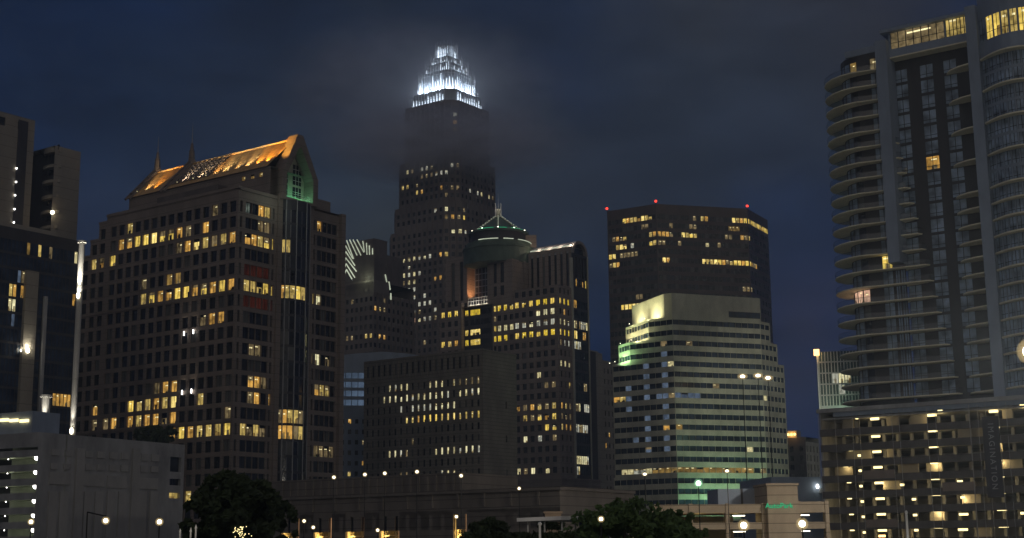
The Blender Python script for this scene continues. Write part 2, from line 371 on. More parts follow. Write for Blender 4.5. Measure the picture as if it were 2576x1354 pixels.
# ================= gabled office tower
A = Bld('gabled_office_tower', 'tall brown granite office tower with a steep copper roof lit orange and two needle spires', 'office tower', 601, 470, 350)
A.light_rows(c1, [(970, 990, 1020, 990, 'y'), (905, 1117, 950, 1112, 'y'), (972, 1098, 1012, 1095, 'y2'), (1050, 1097, 1205, 1075, 'y'), (1230, 1062, 1335, 1045, 'y'), (1360, 1032, 1402, 1028, 'y2'), (1445, 1022, 1475, 1018, 'd'),
    (1380, 1165, 1395, 1160, 'd'), (1420, 1150, 1465, 1145, 'y2'), (1488, 1105, 1610, 1090, 'y'), (1640, 1085, 1670, 1082, 'd'), (1697, 1068, 1820, 1058, 'y'),
    (705, 1285, 885, 1245, 'y'), (900, 1222, 925, 1220, 'y2'), (1315, 825, 1410, 808, 'd'), (990, 872, 1030, 868, 'r'), (1570, 978, 1610, 975, 'y2'), (1640, 832, 1680, 828, 'd'), (1100, 880, 1135, 875, 'd')])
A.light_rows(c2, [(1080, 275, 1130, 265, 'y2'), (1215, 245, 1245, 240, 'd'), (1285, 220, 1400, 205, 'br'), (1500, 205, 1580, 195, 'br', .6), (1075, 390, 1125, 380, 'y2'), (1140, 375, 1260, 355, 'y'), (1280, 345, 1810, 262, 'y'),
    (1550, 530, 1590, 525, 'd'), (1615, 527, 1735, 512, 'y2'), (1190, 1052, 1225, 1048, 'd'), (1245, 1050, 1368, 1030, 'y2'), (975, 1203, 1368, 1150, 'y'), (1520, 1137, 1572, 1132, 'y2'), (715, 1235, 762, 1228, 'y2'),
    (580, 1345, 1360, 1280, 'y2', .75), (1755, 1250, 1785, 1245, 'd')])
A.light_rows(c3, [(1390, 465, 1460, 458, 'y2'), (1475, 465, 1530, 460, 'y'), (1540, 458, 1760, 435, 'y2'), (1770, 440, 1910, 420, 'y'), (1515, 1000, 1580, 995, 'y'), (1590, 995, 1650, 990, 'y2')])
A.light_rows(c4, [(1005, 765, 1070, 765, 'y2'), (1095, 780, 1130, 783, 'y'), (1035, 890, 1100, 897, 'd'), (920, 985, 1140, 1020, 'y'), (1485, 900, 1505, 915, 'y2'), (1225, 1070, 1280, 1075, 'y2'), (1470, 895, 1500, 900, 'y2')])
A.light_rows(e2, [(110, 270, 380, 320, 'y'), (430, 335, 610, 365, 'y'), (665, 395, 690, 400, 'y2'), (695, 400, 730, 410, 'wt'), (150, 190, 345, 215, 'r'), (150, 780, 270, 790, 'd'), (110, 370, 350, 400, 'r'), (190, 1005, 330, 1020, 'y2'), (155, 1125, 350, 1150, 'y2', .8), (410, 1280, 600, 1295, 'y2'),
    (700, 1085, 810, 1095, 'y2'), (690, 843, 720, 848, 'wt'), (750, 875, 810, 885, 'd'), (150, 770, 270, 790, 'd'), (660, 845, 680, 848, 'y2')])
A.light_rows(h1, [(95, 440, 335, 445, 'y2'), (435, 460, 645, 470, 'y2'), (730, 630, 900, 645, 'd'), (770, 790, 1000, 800, 'd', .0)])
FL = floors(2.8, 94.3, 4.05, .55, 3.45)
cen = [2.0 + 3.37 * i for i in range(19)]
cA = lambda a, b: [(c - 1.2, c + 1.2) for c in cen if a < c - 1.2 and c + 1.2 < b]
for a0, a1, zt in ((0, 52.2, 94.3), (52.2, 55.5, 92.8), (55.5, 59.0, 88.2), (59.0, 62.7, 84.0)):
    A.fL(a0, a1, 0, zt, cA(a0 - .3, a1 + .3) if a0 == 0 else [((a0 + a1) / 2 - 1.15, (a0 + a1) / 2 + 1.15)], [r for r in FL if r[1] < zt], 'granite', rec=.45)
    A.rest(a0, a1, 0, 39.5, 0, zt, 'granite', kt='dark_stone')
    if a0: A.box(a0 + .02, a1 + .12, -.15, .2, zt, zt + .6, 'granite')
A.fR(0, 14.6, 0, 94.0, [(.7, 1.5, 0), (2.6, 4.8, 1), (4.85, 7.0, 1), (7.05, 9.2, 1), (9.25, 11.4, 1), (12.1, 12.8, 0)], FL, 'granite', rec=.5)
A.fR(14.6, 15.4, 0, 94.3, [], [], 'granite'); A.fR(25.2, 27.3, 0, 94.3, [], [], 'granite')
A.fR(27.3, 39.5, 0, 93.9, [(28.0, 28.7, 0), (29.4, 31.3, 1), (31.35, 33.3, 1), (33.35, 35.2, 1), (35.25, 37.2, 1)], FL, 'granite', rec=.5, a=.6)
A.box(-.5, 1.2, 37.9, 39.5, 0, 94.6, 'granite'); A.box(-.45, 1.3, -.45, .6, 94.3, 94.9, 'granite'); A.box(-.6, .4, 13.6, 15.2, 0, 95.5, 'granite'); A.box(-.6, .4, 25.3, 26.8, 0, 95.5, 'granite')
# parapets and belt courses
A.box(-.25, 52.2, -.25, .35, 94.3, 95.1, 'granite'); A.box(-.25, .4, .36, 13.5, 94.0, 94.9, 'granite')
for z in (35.2, 67.6): A.box(-.2, 62.7, -.22, -.02, z - .25, z + .1, 'granite')
A.box(10, 34, 2, 10, 94.3, 97.4, 'dark_stone'); A.box(4, 30, 29, 38, 94.3, 98.6, 'granite')
# the curved glass bay
bc, br_ = 20.3, 5.6
pts = []
for i in range(9):
    t = -math.pi / 2 * .95 + math.pi * .95 * i / 8
    pts.append((-math.cos(t) * 2.6, bc + math.sin(t) * 5.0))
for i in range(8):
    (a0, b0), (a1, b1) = pts[i], pts[i + 1]; p, q = A.P(a0, b0), A.P(a1, b1); d = (q - p).normalized(); n = Vector((d.y, -d.x, 0))
    if n.dot(p) > 0: n = -n
    A.facade(p, d, n, 0, (q - p).length, 0, 94.3, [(.06, (q - p).length - .06, 0)], floors(2.8, 94.3, 4.05, .3, 3.7), 'darkwall', rec=.08, name='bay_window', glass='glass', half=2.02, frame='steel')
for i in (1, 3, 5, 7):
    A.wall.bar(A.P(pts[i][0] - .15, pts[i][1], 2), A.P(pts[i][0] - .15, pts[i][1], 94.5), .13, 'steel', 5)
# upper block, roof, gable
UL = [A.L(*c4(x, y), 11)[0] for x, y in ((915, 512), (985, 496), (1050, 481))]
zU = A.L(*c4(985, 496), 11)[1]
A.light_rows(c4, [(880, 520, 1080, 475, 'br')])
A.fL(0, 57, 94.3, 102.6, [(a - .75, a + .75, 0) for a in sorted(UL)], [(zU - .6, zU + .6)], 'granite', b=11, half=1.5)
A.rest(0, 57, 11, 13.9, 94.3, 102.6, 'granite'); A.rest(2.4, 57, 13.9, 29.6, 94.3, 102.6, 'granite')
A.light_rows(c4, [])
r_ = MB()
EZ, RZ, RB = 102.7, 112.0, 20.3
for a0, a1, k in ((1.0, 57.5, 'copper'),):
    r_.quad([A.P(a0, 10.6, EZ), A.P(a1, 10.6, EZ), A.P(a1, RB, RZ), A.P(a0, RB, RZ)], k); r_.quad([A.P(a0, 30, EZ), A.P(a1, 30, EZ), A.P(a1, RB, RZ), A.P(a0, RB, RZ)], k)
    r_.quad([A.P(a1, 10.6, EZ), A.P(a1, 30, EZ), A.P(a1, RB, RZ)], 'granite'); r_.quad([A.P(a0, 10.6, EZ - .1), A.P(a1, 10.6, EZ - .1), A.P(a1, 30, EZ - .1), A.P(a0, 30, EZ - .1)], 'granite')
for i in range(72):   # standing seams, both slopes
    a = 1.2 + i * .79
    for bs in (10.7, 29.9): r_.bar(A.P(a, bs, EZ + .12), A.P(a, RB, RZ + .12), .07, 'copper', 4)
r_.bar(A.P(0, RB, RZ + .2), A.P(57.5, RB, RZ + .2), .28, 'copper', 6)
rf = r_.build('roof', A.root)
g_ = MB()   # louvred dormer panels on the roof slope
sl_ = Vector(A.P(0, RB, RZ) - A.P(0, 10.6, EZ)); 
for i in range(9):
    for j in range(7):
        a = 24.8 + i * 1.75; t0 = .12 + j * .115
        q0 = A.P(a, 10.6, EZ + .3) + sl_ * t0; q1 = A.P(a + 1.15, 10.6, EZ + .3) + sl_ * t0; q2 = q1 + sl_ * .07; q3 = q0 + sl_ * .07; up = Vector((0, 0, .18)) - A.v * .25
        g_.quad([q0, q1, q2, q3], 'dark_stone'); g_.quad([q3, q2, q2 + up, q3 + up], 'dark'); g_.quad([q0, q1, q2 + up, q3 + up], 'granite')
g_.build('roof_louvre', A.root)
def truss(a, top):
    m = MB()
    for w_ in (-.9, .9):
        m.bar(A.P(a + w_, 10.0, EZ - .5), A.P(a + w_, RB, RZ + 1.2), .42, 'granite', 4); m.bar(A.P(a + w_, 30.6, EZ - .5), A.P(a + w_, RB, RZ + 1.2), .42, 'granite', 4)
    for t in (.15, .35, .55, .75): m.bar(A.P(a - .9, 10 + (RB - 10) * t, EZ + (RZ - EZ + 1) * t), A.P(a + .9, 10 + (RB - 10) * t, EZ + (RZ - EZ + 1) * t), .3, 'granite', 4)
    m.build('roof_truss', A.root)
    m = MB(); m.box = None
    m.bar(A.P(a, RB, RZ + .5), A.P(a, RB, RZ + 4.2), .95, 'granite', 6, .75); m.bar(A.P(a, RB, RZ + 4.2), A.P(a, RB, RZ + 6.4), .6, 'granite', 6, .3); m.bar(A.P(a, RB, RZ + 6.4), A.P(a, RB, top), .16, 'steel', 5, .05)
    m.build('spire', A.root)
aT1 = 56.6; aT2 = A.L(412, 470, 10.6)[0]
truss(aT1, A.L(367, 352, RB)[1]); truss(aT2, A.L(429, 322, RB)[1])
def ring(bld, outer, inner, a0, a1, k, name):   # a frame in the R plane, between a0 and a1
    m = MB(); n = len(outer)
    for j in range(n):
        o0, o1, i0, i1 = outer[j], outer[(j + 1) % n], inner[j], inner[(j + 1) % n]
        m.quad([bld.P(a0, *o0), bld.P(a0, *o1), bld.P(a0, *i1), bld.P(a0, *i0)], k); m.quad([bld.P(a0, *i0), bld.P(a0, *i1), bld.P(a1, *i1), bld.P(a1, *i0)], k)
        m.quad([bld.P(a0, *o0), bld.P(a0, *o1), bld.P(a1, *o1), bld.P(a1, *o0)], k); m.quad([bld.P(a1, *o0), bld.P(a1, *o1), bld.P(a1, *i1), bld.P(a1, *i0)], k)
    return m.build(name, bld.root)
ring(A, [(13.9, 94.3), (13.9, 101.6), (19.3, 112.9), (21.3, 112.9), (27.3, 101.6), (27.3, 94.3)], [(15.5, 94.9), (15.5, 101.2), (19.9, 109.4), (20.7, 109.4), (25.4, 101.2), (25.4, 94.9)], -1.5, 2.0, 'granite', 'gable')
m = MB(); k = 'white'
m.quad([A.P(2.3, 14.5, 94.4), A.P(2.3, 26.5, 94.4), A.P(2.3, 26.5, 101.5), A.P(2.3, 20.4, 112), A.P(2.3, 14.5, 101.5)], 'pale_concrete'); m.build('gable_wall', A.root)
for b0, b1 in ((16.2, 19.4), (21.3, 24.5)):
    for z0, z1 in ((96.6, 99.4), (100.0, 102.4), (102.9, 105.6)):
        zz = z1 if z1 < 105 else (105.9)
        m = MB(); m.quad([A.P(2.2, b0, z0), A.P(2.2, b1, z0), A.P(2.2, b1, z1), A.P(2.2, b0, z1)], 'glass')
        for j in range(1, 3): x = b0 + (b1 - b0) * j / 3; m.quad([A.P(2.12, x - .07, z0), A.P(2.12, x + .07, z0), A.P(2.12, x + .07, z1), A.P(2.12, x - .07, z1)], 'white')
        m.quad([A.P(2.11, b0, (z0 + z1) / 2 - .06), A.P(2.11, b1, (z0 + z1) / 2 - .06), A.P(2.11, b1, (z0 + z1) / 2 + .06), A.P(2.11, b0, (z0 + z1) / 2 + .06)], 'white')
        m.build('gable_window', A.root)
m = MB()
for z in (95.5, 96.1): 
    for i in range(8): m.bar(A.P(pts[i][0] * .5 - .4, pts[i][1], z), A.P(pts[i + 1][0] * .5 - .4, pts[i + 1][1], z), .06, 'white', 4)
m.build('balcony_rail', A.root)
for b, c_, pw in ((17.5, (.10, 1, .35), 420), (21.2, (.12, 1, .45), 600), (24.3, (.3, 1, .55), 900)):
    glowball(A.root, A.P(.5, b, 95.15), .16, pw * 1.25, c_, 'bulb_g')
lamp(A.P(-6, 10, 92), 250, (.8, 1, .8), .4, parent=A.root)
for x, cc, pw in ((352, (1, .72, .38), 1.3), (375, (1, .5, .10), 1.5), (452, (1, .85, .6), .9), (492, (1, .8, .5), .9), (524, (1, .62, .25), 1.3), (548, (1, .85, .55), 1.3), (580, (1, .8, .5), .8), (606, (1, .8, .5), 1.6), (632, (1, .50, .10), 2.3), (655, (1, .45, .06), 2.6), (680, (1, .50, .08), 2.4)):
    a = A.L(x, 470 - (x - 340) * .13, 10.6)[0]
    glowball(A.root, A.P(a, 9.7, EZ + 1.0), .12, 42000 * pw, cc, 'ceil', aim=A.P(a + random.uniform(-.4, .4), 15.5, RZ - 3.6), size=44)
for x, y in ((1435, 650), (1507, 635), (1420, 1105), (1492, 1095)):
    a, z = A.L(*c2(x, y)); m = MB(); m.bar(A.P(a, -.5, z - .5), A.P(a, -.5, z + .6), .16, 'bulb_w', 6); m.build('wall_sconce', A.root)
    lamp(A.P(a, -.95, z), 260, (1, .9, .7), .1, 'SPOT', A.P(a, 0, z + 6), 50, parent=A.root)
A.done()

# ================= crown tower in the mist
c_ = at(1124, 500, 748)
F = Bld('crown_topped_skyscraper', 'tallest tower, its stepped crown of white lit fins rising out of the mist', 'skyscraper', 1124, 500, 748)
def fsil(x, y):   # half size whose left or right edge shows at (x, y)
    return abs(x - 1124) * .981 * 776 / 3560 / 1.2
F.light_rows(e2, [(1340, 100, 1620, 62, 'wt'), (1665, 62, 1730, 58, 'y2'), (1390, 155, 1450, 145, 'pw'), (1345, 208, 1520, 186, 'wt'), (1345, 275, 1485, 255, 'pw'), (1345, 335, 1485, 315, 'pw'), (1300, 478, 1650, 415, 'pw', .75), (1420, 512, 1650, 478, 'pw', .8),
    (1345, 575, 1400, 565, 'pw'), (1390, 563, 1490, 550, 'pk'), (1490, 552, 1650, 535, 'pw'), (1570, 242, 1690, 235, 'y2', .9), (1540, 740, 1565, 735, 'pw'), (1495, 840, 1520, 835, 'pw'), (1440, 380, 1560, 360, 'pw', .7), (1300, 590, 1340, 585, 'd')])
F.light_rows(g0, [(235, 415, 720, 350, 'pw', .85), (355, 445, 610, 415, 'd', .8), (350, 510, 385, 505, 'y2'), (235, 545, 300, 540, 'y2'), (345, 575, 420, 565, 'y2'), (520, 545, 560, 540, 'y2'), (770, 548, 1000, 640, 'pw', .7), (575, 560, 700, 545, 'd'),
    (490, 715, 530, 712, 'wt'), (575, 605, 630, 610, 'pw'), (570, 740, 760, 735, 'y2'), (575, 800, 615, 800, 'y'), (720, 685, 755, 680, 'wt'), (720, 800, 755, 800, 'y'), (440, 855, 540, 845, 'y2'), (575, 855, 800, 855, 'wt', .8), (280, 885, 320, 875, 'y2'), (205, 905, 235, 900, 'pw'),
    (720, 918, 760, 918, 'wt'), (860, 690, 930, 712, 'd'), (575, 678, 610, 678, 'wt')])
F.light_rows(f3, [(805, 1150, 890, 1145, 'pw'), (805, 1075, 900, 1070, 'y2'), (810, 972, 890, 968, 'pw')])
def oct_poly(h, k=.3): k = h * k; return [(-h + k, -h), (h - k, -h), (h, -h + k), (h, h - k), (h - k, h), (-h + k, h), (-h, h - k), (-h, -h + k)]
def fsides(h, k=.3):
    p = oct_poly(h, k); out = []
    for i in range(8): out.append((p[i], p[(i + 1) % 8]))
    return out
BODY = ((0, at(983, 600, 748).z, 25.4), (at(983, 600, 748).z, at(994, 538, 748).z, 23.4), (at(994, 538, 748).z, at(1005, 425, 748).z, 21.4), (at(1005, 425, 748).z, at(1035, 291, 748).z + 1.5, 18.9))
FF = floors(0, 245, 4.1, .9, 3.2)
for z0, z1, h in BODY:
    for i, (p, q) in enumerate(fsides(h)):
        P, Q = F.P(*p), F.P(*q); d = (Q - P).normalized(); L_ = (Q - P).length; mid = (P + Q) / 2; n = Vector((d.y, -d.x, 0))
        if n.dot(mid - F.O) < 0: n = -n
        front = i in (0, 7, 6)
        nc = max(1, round(L_ / 3.45))
        rows = [r for r in FF if r[0] > z0 + .1 and r[1] < z1 - .3 and r[0] > 95] if front else []
        F.facade(P, d, n, 0, L_, z0, z1, even(0, L_, nc, .5), rows, 'tower_stone', rec=.4, mull=0)
        if front:
            for j in range(nc + 1):   # vertical ribs
                x = L_ * j / nc; F.wall.bar(P + d * x + n * .15 + Vector((0, 0, max(z0, 90))), P + d * x + n * .15 + Vector((0, 0, z1)), .28, 'tower_stone', 4)
    pp = [F.P(*q) for q in oct_poly(h)]; F.wall.quad([p + Vector((0, 0, z1)) for p in pp], 'tower_stone')
zy = lambda y, h: at(1124, y, 748 - 1.05 * h).z
zs_ = lambda x, y: at(x, y, 748).z
TIERS = ((zs_(1035, 291), zs_(1035, 246), 16.9, .55), (zs_(1055, 250), zs_(1055, 190), 13.0, .5), (zy(214, 9), zy(150, 9), 10.0, .5), (zy(184, 7), zy(135, 7), 7.4, .4), (zy(160, 5), zy(106, 5), 5.1, .3))
for z0, z1, h, cf in TIERS:
    zc = z0 + (z1 - z0) * (.9 if h > 5 else .7)
    m = MB(); m.prism([F.P(*q) for q in oct_poly(h - 1.7)], z0 - 2, zc, 'crown_wall'); m.build('crown_core', F.root)
    m = MB()
    for i, (p, q) in enumerate(fsides(h)):
        P, Q = F.P(*p), F.P(*q); L_ = (Q - P).length; nf = max(2, round(L_ / (2.0 if h > 10 else 1.15)))
        for j in range(nf):
            x = P + (Q - P) * (j / nf); zt = z1 + (.9 if j % 2 else -.6)
            if h > 16 and i % 2: continue
            m.bar(x + Vector((0, 0, z0 - (.8 if h > 16 else 0))), x + Vector((0, 0, zt)), .2, 'fin', 5, .1)
        for zz in (z0 + (z1 - z0) * .45, z0 + (z1 - z0) * .72):
            if not (h > 16 and i % 2): m.bar(P + Vector((0, 0, zz)), Q + Vector((0, 0, zz)), .12, 'fin', 4)
    for i, (p, q) in enumerate(fsides(h - .85)):
        P, Q = F.P(*p), F.P(*q); L_ = (Q - P).length; nf = max(1, round(L_ / (2.0 if h > 10 else 1.3)))
        for j in range(nf):
            if h > 16 and i % 2: continue
            x = P + (Q - P) * ((j + .5) / nf); m.bar(x + Vector((0, 0, z0 + .2)), x + Vector((0, 0, z0 + (z1 - z0) * random.uniform(.45, .72) * (1 if h > 12 else 1.3))), .30 if h > 10 else (.22 if h > 5 else .12), 'cool' if h > 5 else 'cool2', 5, .05)  # added glowing bars give the fins their floodlit look
        if i in (0, 6, 7, 1, 5):
            for t in ((.2, .5, .8) if L_ > 9 else (.5,)): lamp(P + (Q - P) * t + Vector((0, 0, z0 + 1.2)), (1500 if h > 16 else 420 if h > 10 else 5200) * h, (.72, .85, 1), .4, parent=F.root)
    m.build('crown_tier', F.root)
for p in ((-1.2, -1.2), (1.2, -1.2), (-1.2, 1.2), (1.2, 1.2), (0, 0)): F.wall.bar(F.P(*p, TIERS[4][0]), F.P(*p, TIERS[4][1]), .1, 'fin', 4)
F.done()

# ================= domed tower
G = Bld('domed_office_tower', 'granite office tower with a green domed rotunda and small finial, rows of gold windows', 'office tower', 1402, 714, 520)
G.light_rows(g1, [(355, 825, 520, 795, 'g'), (540, 800, 580, 790, 'g'), (598, 785, 765, 765, 'g'), (785, 765, 1010, 730, 'g'), (1030, 733, 1420, 675, 'g'), (1425, 683, 1530, 712, 'g'), (1220, 806, 1385, 795, 'wt', .9), (1465, 795, 1495, 800, 'y'),
    (790, 945, 880, 930, 'y'), (900, 925, 1400, 860, 'wt'), (598, 960, 770, 940, 'y'), (1425, 870, 1530, 893, 'pw'), (360, 1087, 520, 1065, 'y'), (540, 1070, 580, 1062, 'g'), (598, 1055, 765, 1035, 'g'), (785, 1040, 1010, 1005, 'g'), (1030, 1008, 1420, 958, 'g'), (1425, 963, 1530, 985, 'g'),
    (1575, 1003, 1605, 1005, 'y'), (1650, 1025, 1680, 1028, 'y'), (1560, 910, 1695, 940, 'pw', .7), (1425, 1065, 1530, 1080, 'pw'), (1565, 1070, 1640, 1080, 'pw'), (1430, 1240, 1530, 1248, 'pw', .8), (845, 845, 880, 845, 'd'), (1570, 725, 1600, 728, 'y2'), (1470, 520, 1515, 540, 'y'), (1570, 540, 1595, 550, 'y'), (1640, 570, 1670, 575, 'y')])
G.light_rows(h2, [(510, 355, 830, 330, 'y2'), (845, 335, 940, 348, 'y2'), (555, 432, 660, 422, 'y2'), (665, 420, 830, 412, 'y'), (845, 415, 940, 425, 'd'), (725, 500, 825, 485, 'y'), (845, 490, 940, 508, 'y2'), (910, 182, 935, 182, 'y'), (565, 588, 600, 585, 'wt'), (675, 582, 700, 578, 'pw'), (790, 575, 812, 575, 'pw'),
    (740, 175, 815, 165, 'd'), (510, 840, 545, 838, 'wt'), (565, 845, 600, 842, 'd'), (630, 840, 660, 835, 'wt'), (745, 830, 770, 825, 'pw'), (665, 105, 690, 100, 'pw'), (790, 745, 805, 740, 'd'),
    (970, 360, 1000, 360, 'pw'), (1030, 365, 1065, 372, 'pw'), (975, 525, 1065, 530, 'pw'), (975, 755, 1070, 765, 'wt'), (980, 840, 1005, 842, 'wt'), (1030, 210, 1055, 210, 'd')])
GF = [r for r in floors(29.72, 99.5, 3.92, .75, 2.95)]
G.fL(0, 19.9, 28.3, 100.2, [(c - .95, c + .95) for c in (2.5 + 3.28 * i for i in range(6))], GF, 'granite_g', rec=.4)
G.fL(19.9, 31, 28.3, 98.2, [(c - .85, c + .85) for c in (22.0 + 2.9 * i for i in range(3))] + [(29.3, 30.5)], GF, 'granite_g', rec=.4, b=.8)
G.fL(31, 46, 28.3, 96.5, [(33.0, 38.0, 6), (38.2, 43.0, 6), (44.0, 45.6)], GF, 'darkwall', rec=.1, b=2.4, glass='glass')
G.fL(46, 56.5, 28.3, 98.4, [(c - .9, c + .9) for c in (48.3, 51.6, 54.9)], GF, 'granite_g', rec=.4)
G.rest(0, 19.9, 0, 20.8, 28.3, 100.2, 'granite_g'); G.rest(19.9, 56.5, .8, 20.8, 28.3, 96.5, 'granite_g'); G.box(19.8, 31, .9, 3, 96.4, 98.2, 'granite_g'); G.box(46, 56.5, .5, 3, 28.4, 98.4, 'granite_g')
G.wall.f and None
G.fR(0, 9.3, 28.3, 100.2, [(c - .62, c + .62, 0) for c in (1.9, 4.6, 7.3)], GF, 'granite_g', rec=.4)
G.box(-.35, .6, 9.3, 10.4, 28.3, 112, 'pale_concrete'); G.box(-.35, .6, 20.5, 21.0, 28.3, 114, 'pale_concrete')
G.fR(10.4, 20.5, 28.3, 100.2, [(10.7 + 1.2 * i, 11.75 + 1.2 * i, 0) for i in range(8)], floors(29.72, 99, 3.92, .4, 3.4), 'darkwall', rec=.1, half=2.0, glass='glass_teal')
# podium of the tower
G.box(-1.2, 56.5, -1.0, 25, 0, 28.3, 'granite_g'); G.box(-1.5, 56.8, -1.3, 25.2, 27.6, 28.6, 'granite_g')
for b in (3.0, 8.6, 14.2): G.box(-1.4, -1.15, b, b + 2.2, 4, 22, 'dark')
# upper block with barrel vault
UB = 9.8
G.fL(0, 20, 100.2, 116.4, [(c - .62, c + .62, 0) for c in (1.9 + 2.75 * i for i in range(7))], [(101.2, 115)], 'granite_g', rec=.5, b=UB, glass='glass', name='tall_window', half=1)
G.rest(0, 20, UB, 20.8, 96, 116.4, 'granite_g')
G.fR(UB, 20.8, 100.2, 114.0, [(c - .62, c + .62, 1) for c in (11.0, 13.1, 15.3, 17.5, 19.6)], [(101.4, 104.3), (104.8, 113)], 'darkwall', rec=.4, glass='glass', name='tall_window')
m = MB()
for i in range(12):
    t0, t1 = math.pi * i / 12, math.pi * (i + 1) / 12; r1 = 5.3
    p = lambda a, t, r=r1: G.P(a, 15.3 - math.cos(t) * r, 114 + math.sin(t) * r)
    m.quad([p(-.5, t0), p(-.5, t1), p(20, t1), p(20, t0)], 'steel'); m.quad([p(-.5, t0), p(-.5, t1), p(-.5, t1, 4.2), p(-.5, t0, 4.2)], 'granite_g'); m.quad([p(-.5, t0, 4.2), p(-.5, t1, 4.2), p(.8, t1, 4.2), p(.8, t0, 4.2)], 'granite_g')
    m.quad([p(.8, t0, 4.2), p(.8, t1, 4.2), G.P(.8, 15.3, 114)], 'glass'); m.quad([p(20, t0), p(20, t1), G.P(20, 15.3, 114)], 'steel')
m.build('vault_roof', G.root)
m = MB(); m.bar(G.P(.3, UB - .2, 116.8), G.P(19, UB - .2, 116.8), .2, 'tube', 5); m.build('cornice_light', G.root)
for q in (1, 6, 11, 16): lamp(G.P(q, UB + .8, 117.6), 260, (1, .75, .55), .3, parent=G.root)
# left shaft
G.fL(44.3, 55.2, 98.4, 117.2, [(46.2, 47.9, 0), (50.4, 52.2, 0)], [(99.5, 115.2)], 'granite_g', rec=.5, b=2.0, name='tall_window'); G.rest(44.3, 55.2, 2.0, 12, 96, 117.2, 'granite_g', right=True)
lamp(G.P(40.5, 3.0, 98.2), 4200, (1, .45, .18), .2, 'SPOT', G.P(44.3, 4.5, 104), 58, parent=G.root)
m = MB(); m.ball(G.P(43.4, 3.8, 99.0), .3, 'bulb_o'); m.build('floodlight', G.root)
# balcony lit white
m = MB()
for z in (97.0, 98.6, 99.8): m.bar(G.P(33, 1.6, z), G.P(43.5, 1.6, z), .16, 'white', 5)
for i in range(9): m.bar(G.P(33 + i * 1.3, 1.6, 96.4), G.P(33 + i * 1.3, 1.6, 99.8), .1, 'white', 4)
m.build('balcony_rail', G.root)
for a in (34.5, 38, 41.5): lamp(G.P(a, .6, 97.3), 110, (1, .9, .75), .2, parent=G.root)
# rotunda
D0 = at(1254, 600, 548); D0 = Vector((D0.x, D0.y, 0))
def ngon(c, r, n, ph=0): return [(c.x + r * math.cos(2 * math.pi * (i + ph) / n), c.y + r * math.sin(2 * math.pi * (i + ph) / n)) for i in range(n)]
def oc(r): return [D0 + G.u * (r * math.cos(math.pi / 8 + math.pi / 4 * i)) + G.v * (r * math.sin(math.pi / 8 + math.pi / 4 * i)) for i in range(8)]
sx_ = [G.L(*g1(x, 360), .6)[0] for x in (842, 872, 902, 938)]
G.fL(21.2, 33.2, 96.4, 113, [(sx_[3], sx_[2], 0), (sx_[1], sx_[0], 0)], [(99.0, 103.0), (104.2, 112)], 'granite_g', rec=.5, b=.6, name='tall_window')
G.rest(21.2, 33.2, .6, 9, 96.4, 113, 'granite_g', right=True); G.box(33.2, 33.21, .6, 9, 96.4, 113, 'granite_g')
G.fL(33.2, 44.3, 96.4, 113, [(34 + 1.7 * i, 35.5 + 1.7 * i, 0) for i in range(6)], [(98 + 2.5 * i, 100.2 + 2.5 * i) for i in range(6)], 'slate', rec=.15, b=7.0, glass='glass_blue', name='tall_window')
G.box(20.5, 44.3, 7.5, 20, 96, 113, 'granite_g')
m = MB(); m.prism(ngon(D0, 13.9, 40), 112.6, 118.6, 'green_copper'); m.prism(ngon(D0, 14.3, 40), 118.6, 119.3, 'green_copper'); m.prism(ngon(D0, 12.9, 40), 119.3, 121.3, 'green_copper'); m.build('lower_drum', G.root)
m = MB(); m.prism(ngon(D0, 10.9, 40), 121.3, 125.2, 'darkwall'); m.prism(ngon(D0, 12.0, 40), 125.2, 126.0, 'green_copper'); m.build('upper_drum', G.root)
m = MB(); n_ = 16; rr = ngon(D0, 10.6, n_)
for i in range(n_): m.quad([(*rr[i], 126.1), (*rr[(i + 1) % n_], 126.1), (D0.x, D0.y, 133.6)], 'green_copper')
for i in range(0, n_, 2): m.bar((*rr[i], 126.3), (D0.x, D0.y, 133.9), .2, 'pale_concrete', 4)
rl = MB()
for i in range(0, n_, 2):
    for t in range(9): q = Vector((*rr[i], 126.7)).lerp(Vector((D0.x, D0.y, 134.2)), t / 9.5); rl.ball(q, .14, 'tube', 1, 6, 4)
rl.build('rib_lights', G.root)
m.build('dome_roof', G.root)
m = MB()
for i in range(4):
    q = ngon(D0, 1.5, 4, .5)[i]; m.bar((*q, 132.8), (*q, 138.3), .28, 'white', 4, .14)
m.prism(ngon(D0, 1.3, 6), 132.5, 136, 'pale_concrete'); m.bar((D0.x, D0.y, 136), (D0.x, D0.y, 142.5), .12, 'white', 4, .04); m.build('finial', G.root)
lamp((D0.x, D0.y - 3.2, 136), 60, (1, .9, .8), .3, parent=G.root)
for i in range(n_ * 2):
    t = 2 * math.pi * i / (n_ * 2)
    if math.sin(t) < .15:
        x, y = D0.x + 11.2 * math.cos(t), D0.y + 11.2 * math.sin(t)
        if i % 3 == 0:
            lamp((x, y, 126.5), 120, (.45, 1, .35) if i % 2 else (1, .75, .5), .2, parent=G.root)
            m = MB(); m.ball((x, y, 126.4), .22, 'bulb_g' if i % 2 else 'bulb'); m.build('floodlight', G.root)
m = MB()
for i in range(26, 40):
    if i in (30, 33): continue
    m.bar((*ngon(D0, 13.1, 40)[i % 40], 121.5), (*ngon(D0, 13.1, 40)[(i + 1) % 40], 121.5), .16, 'tube', 4)
    m.bar((*ngon(D0, 11.3, 40)[(i - 1) % 40], 126.25), (*ngon(D0, 11.3, 40)[i % 40], 126.25), .1, 'sign', 4)
m.build('light_tube', G.root)
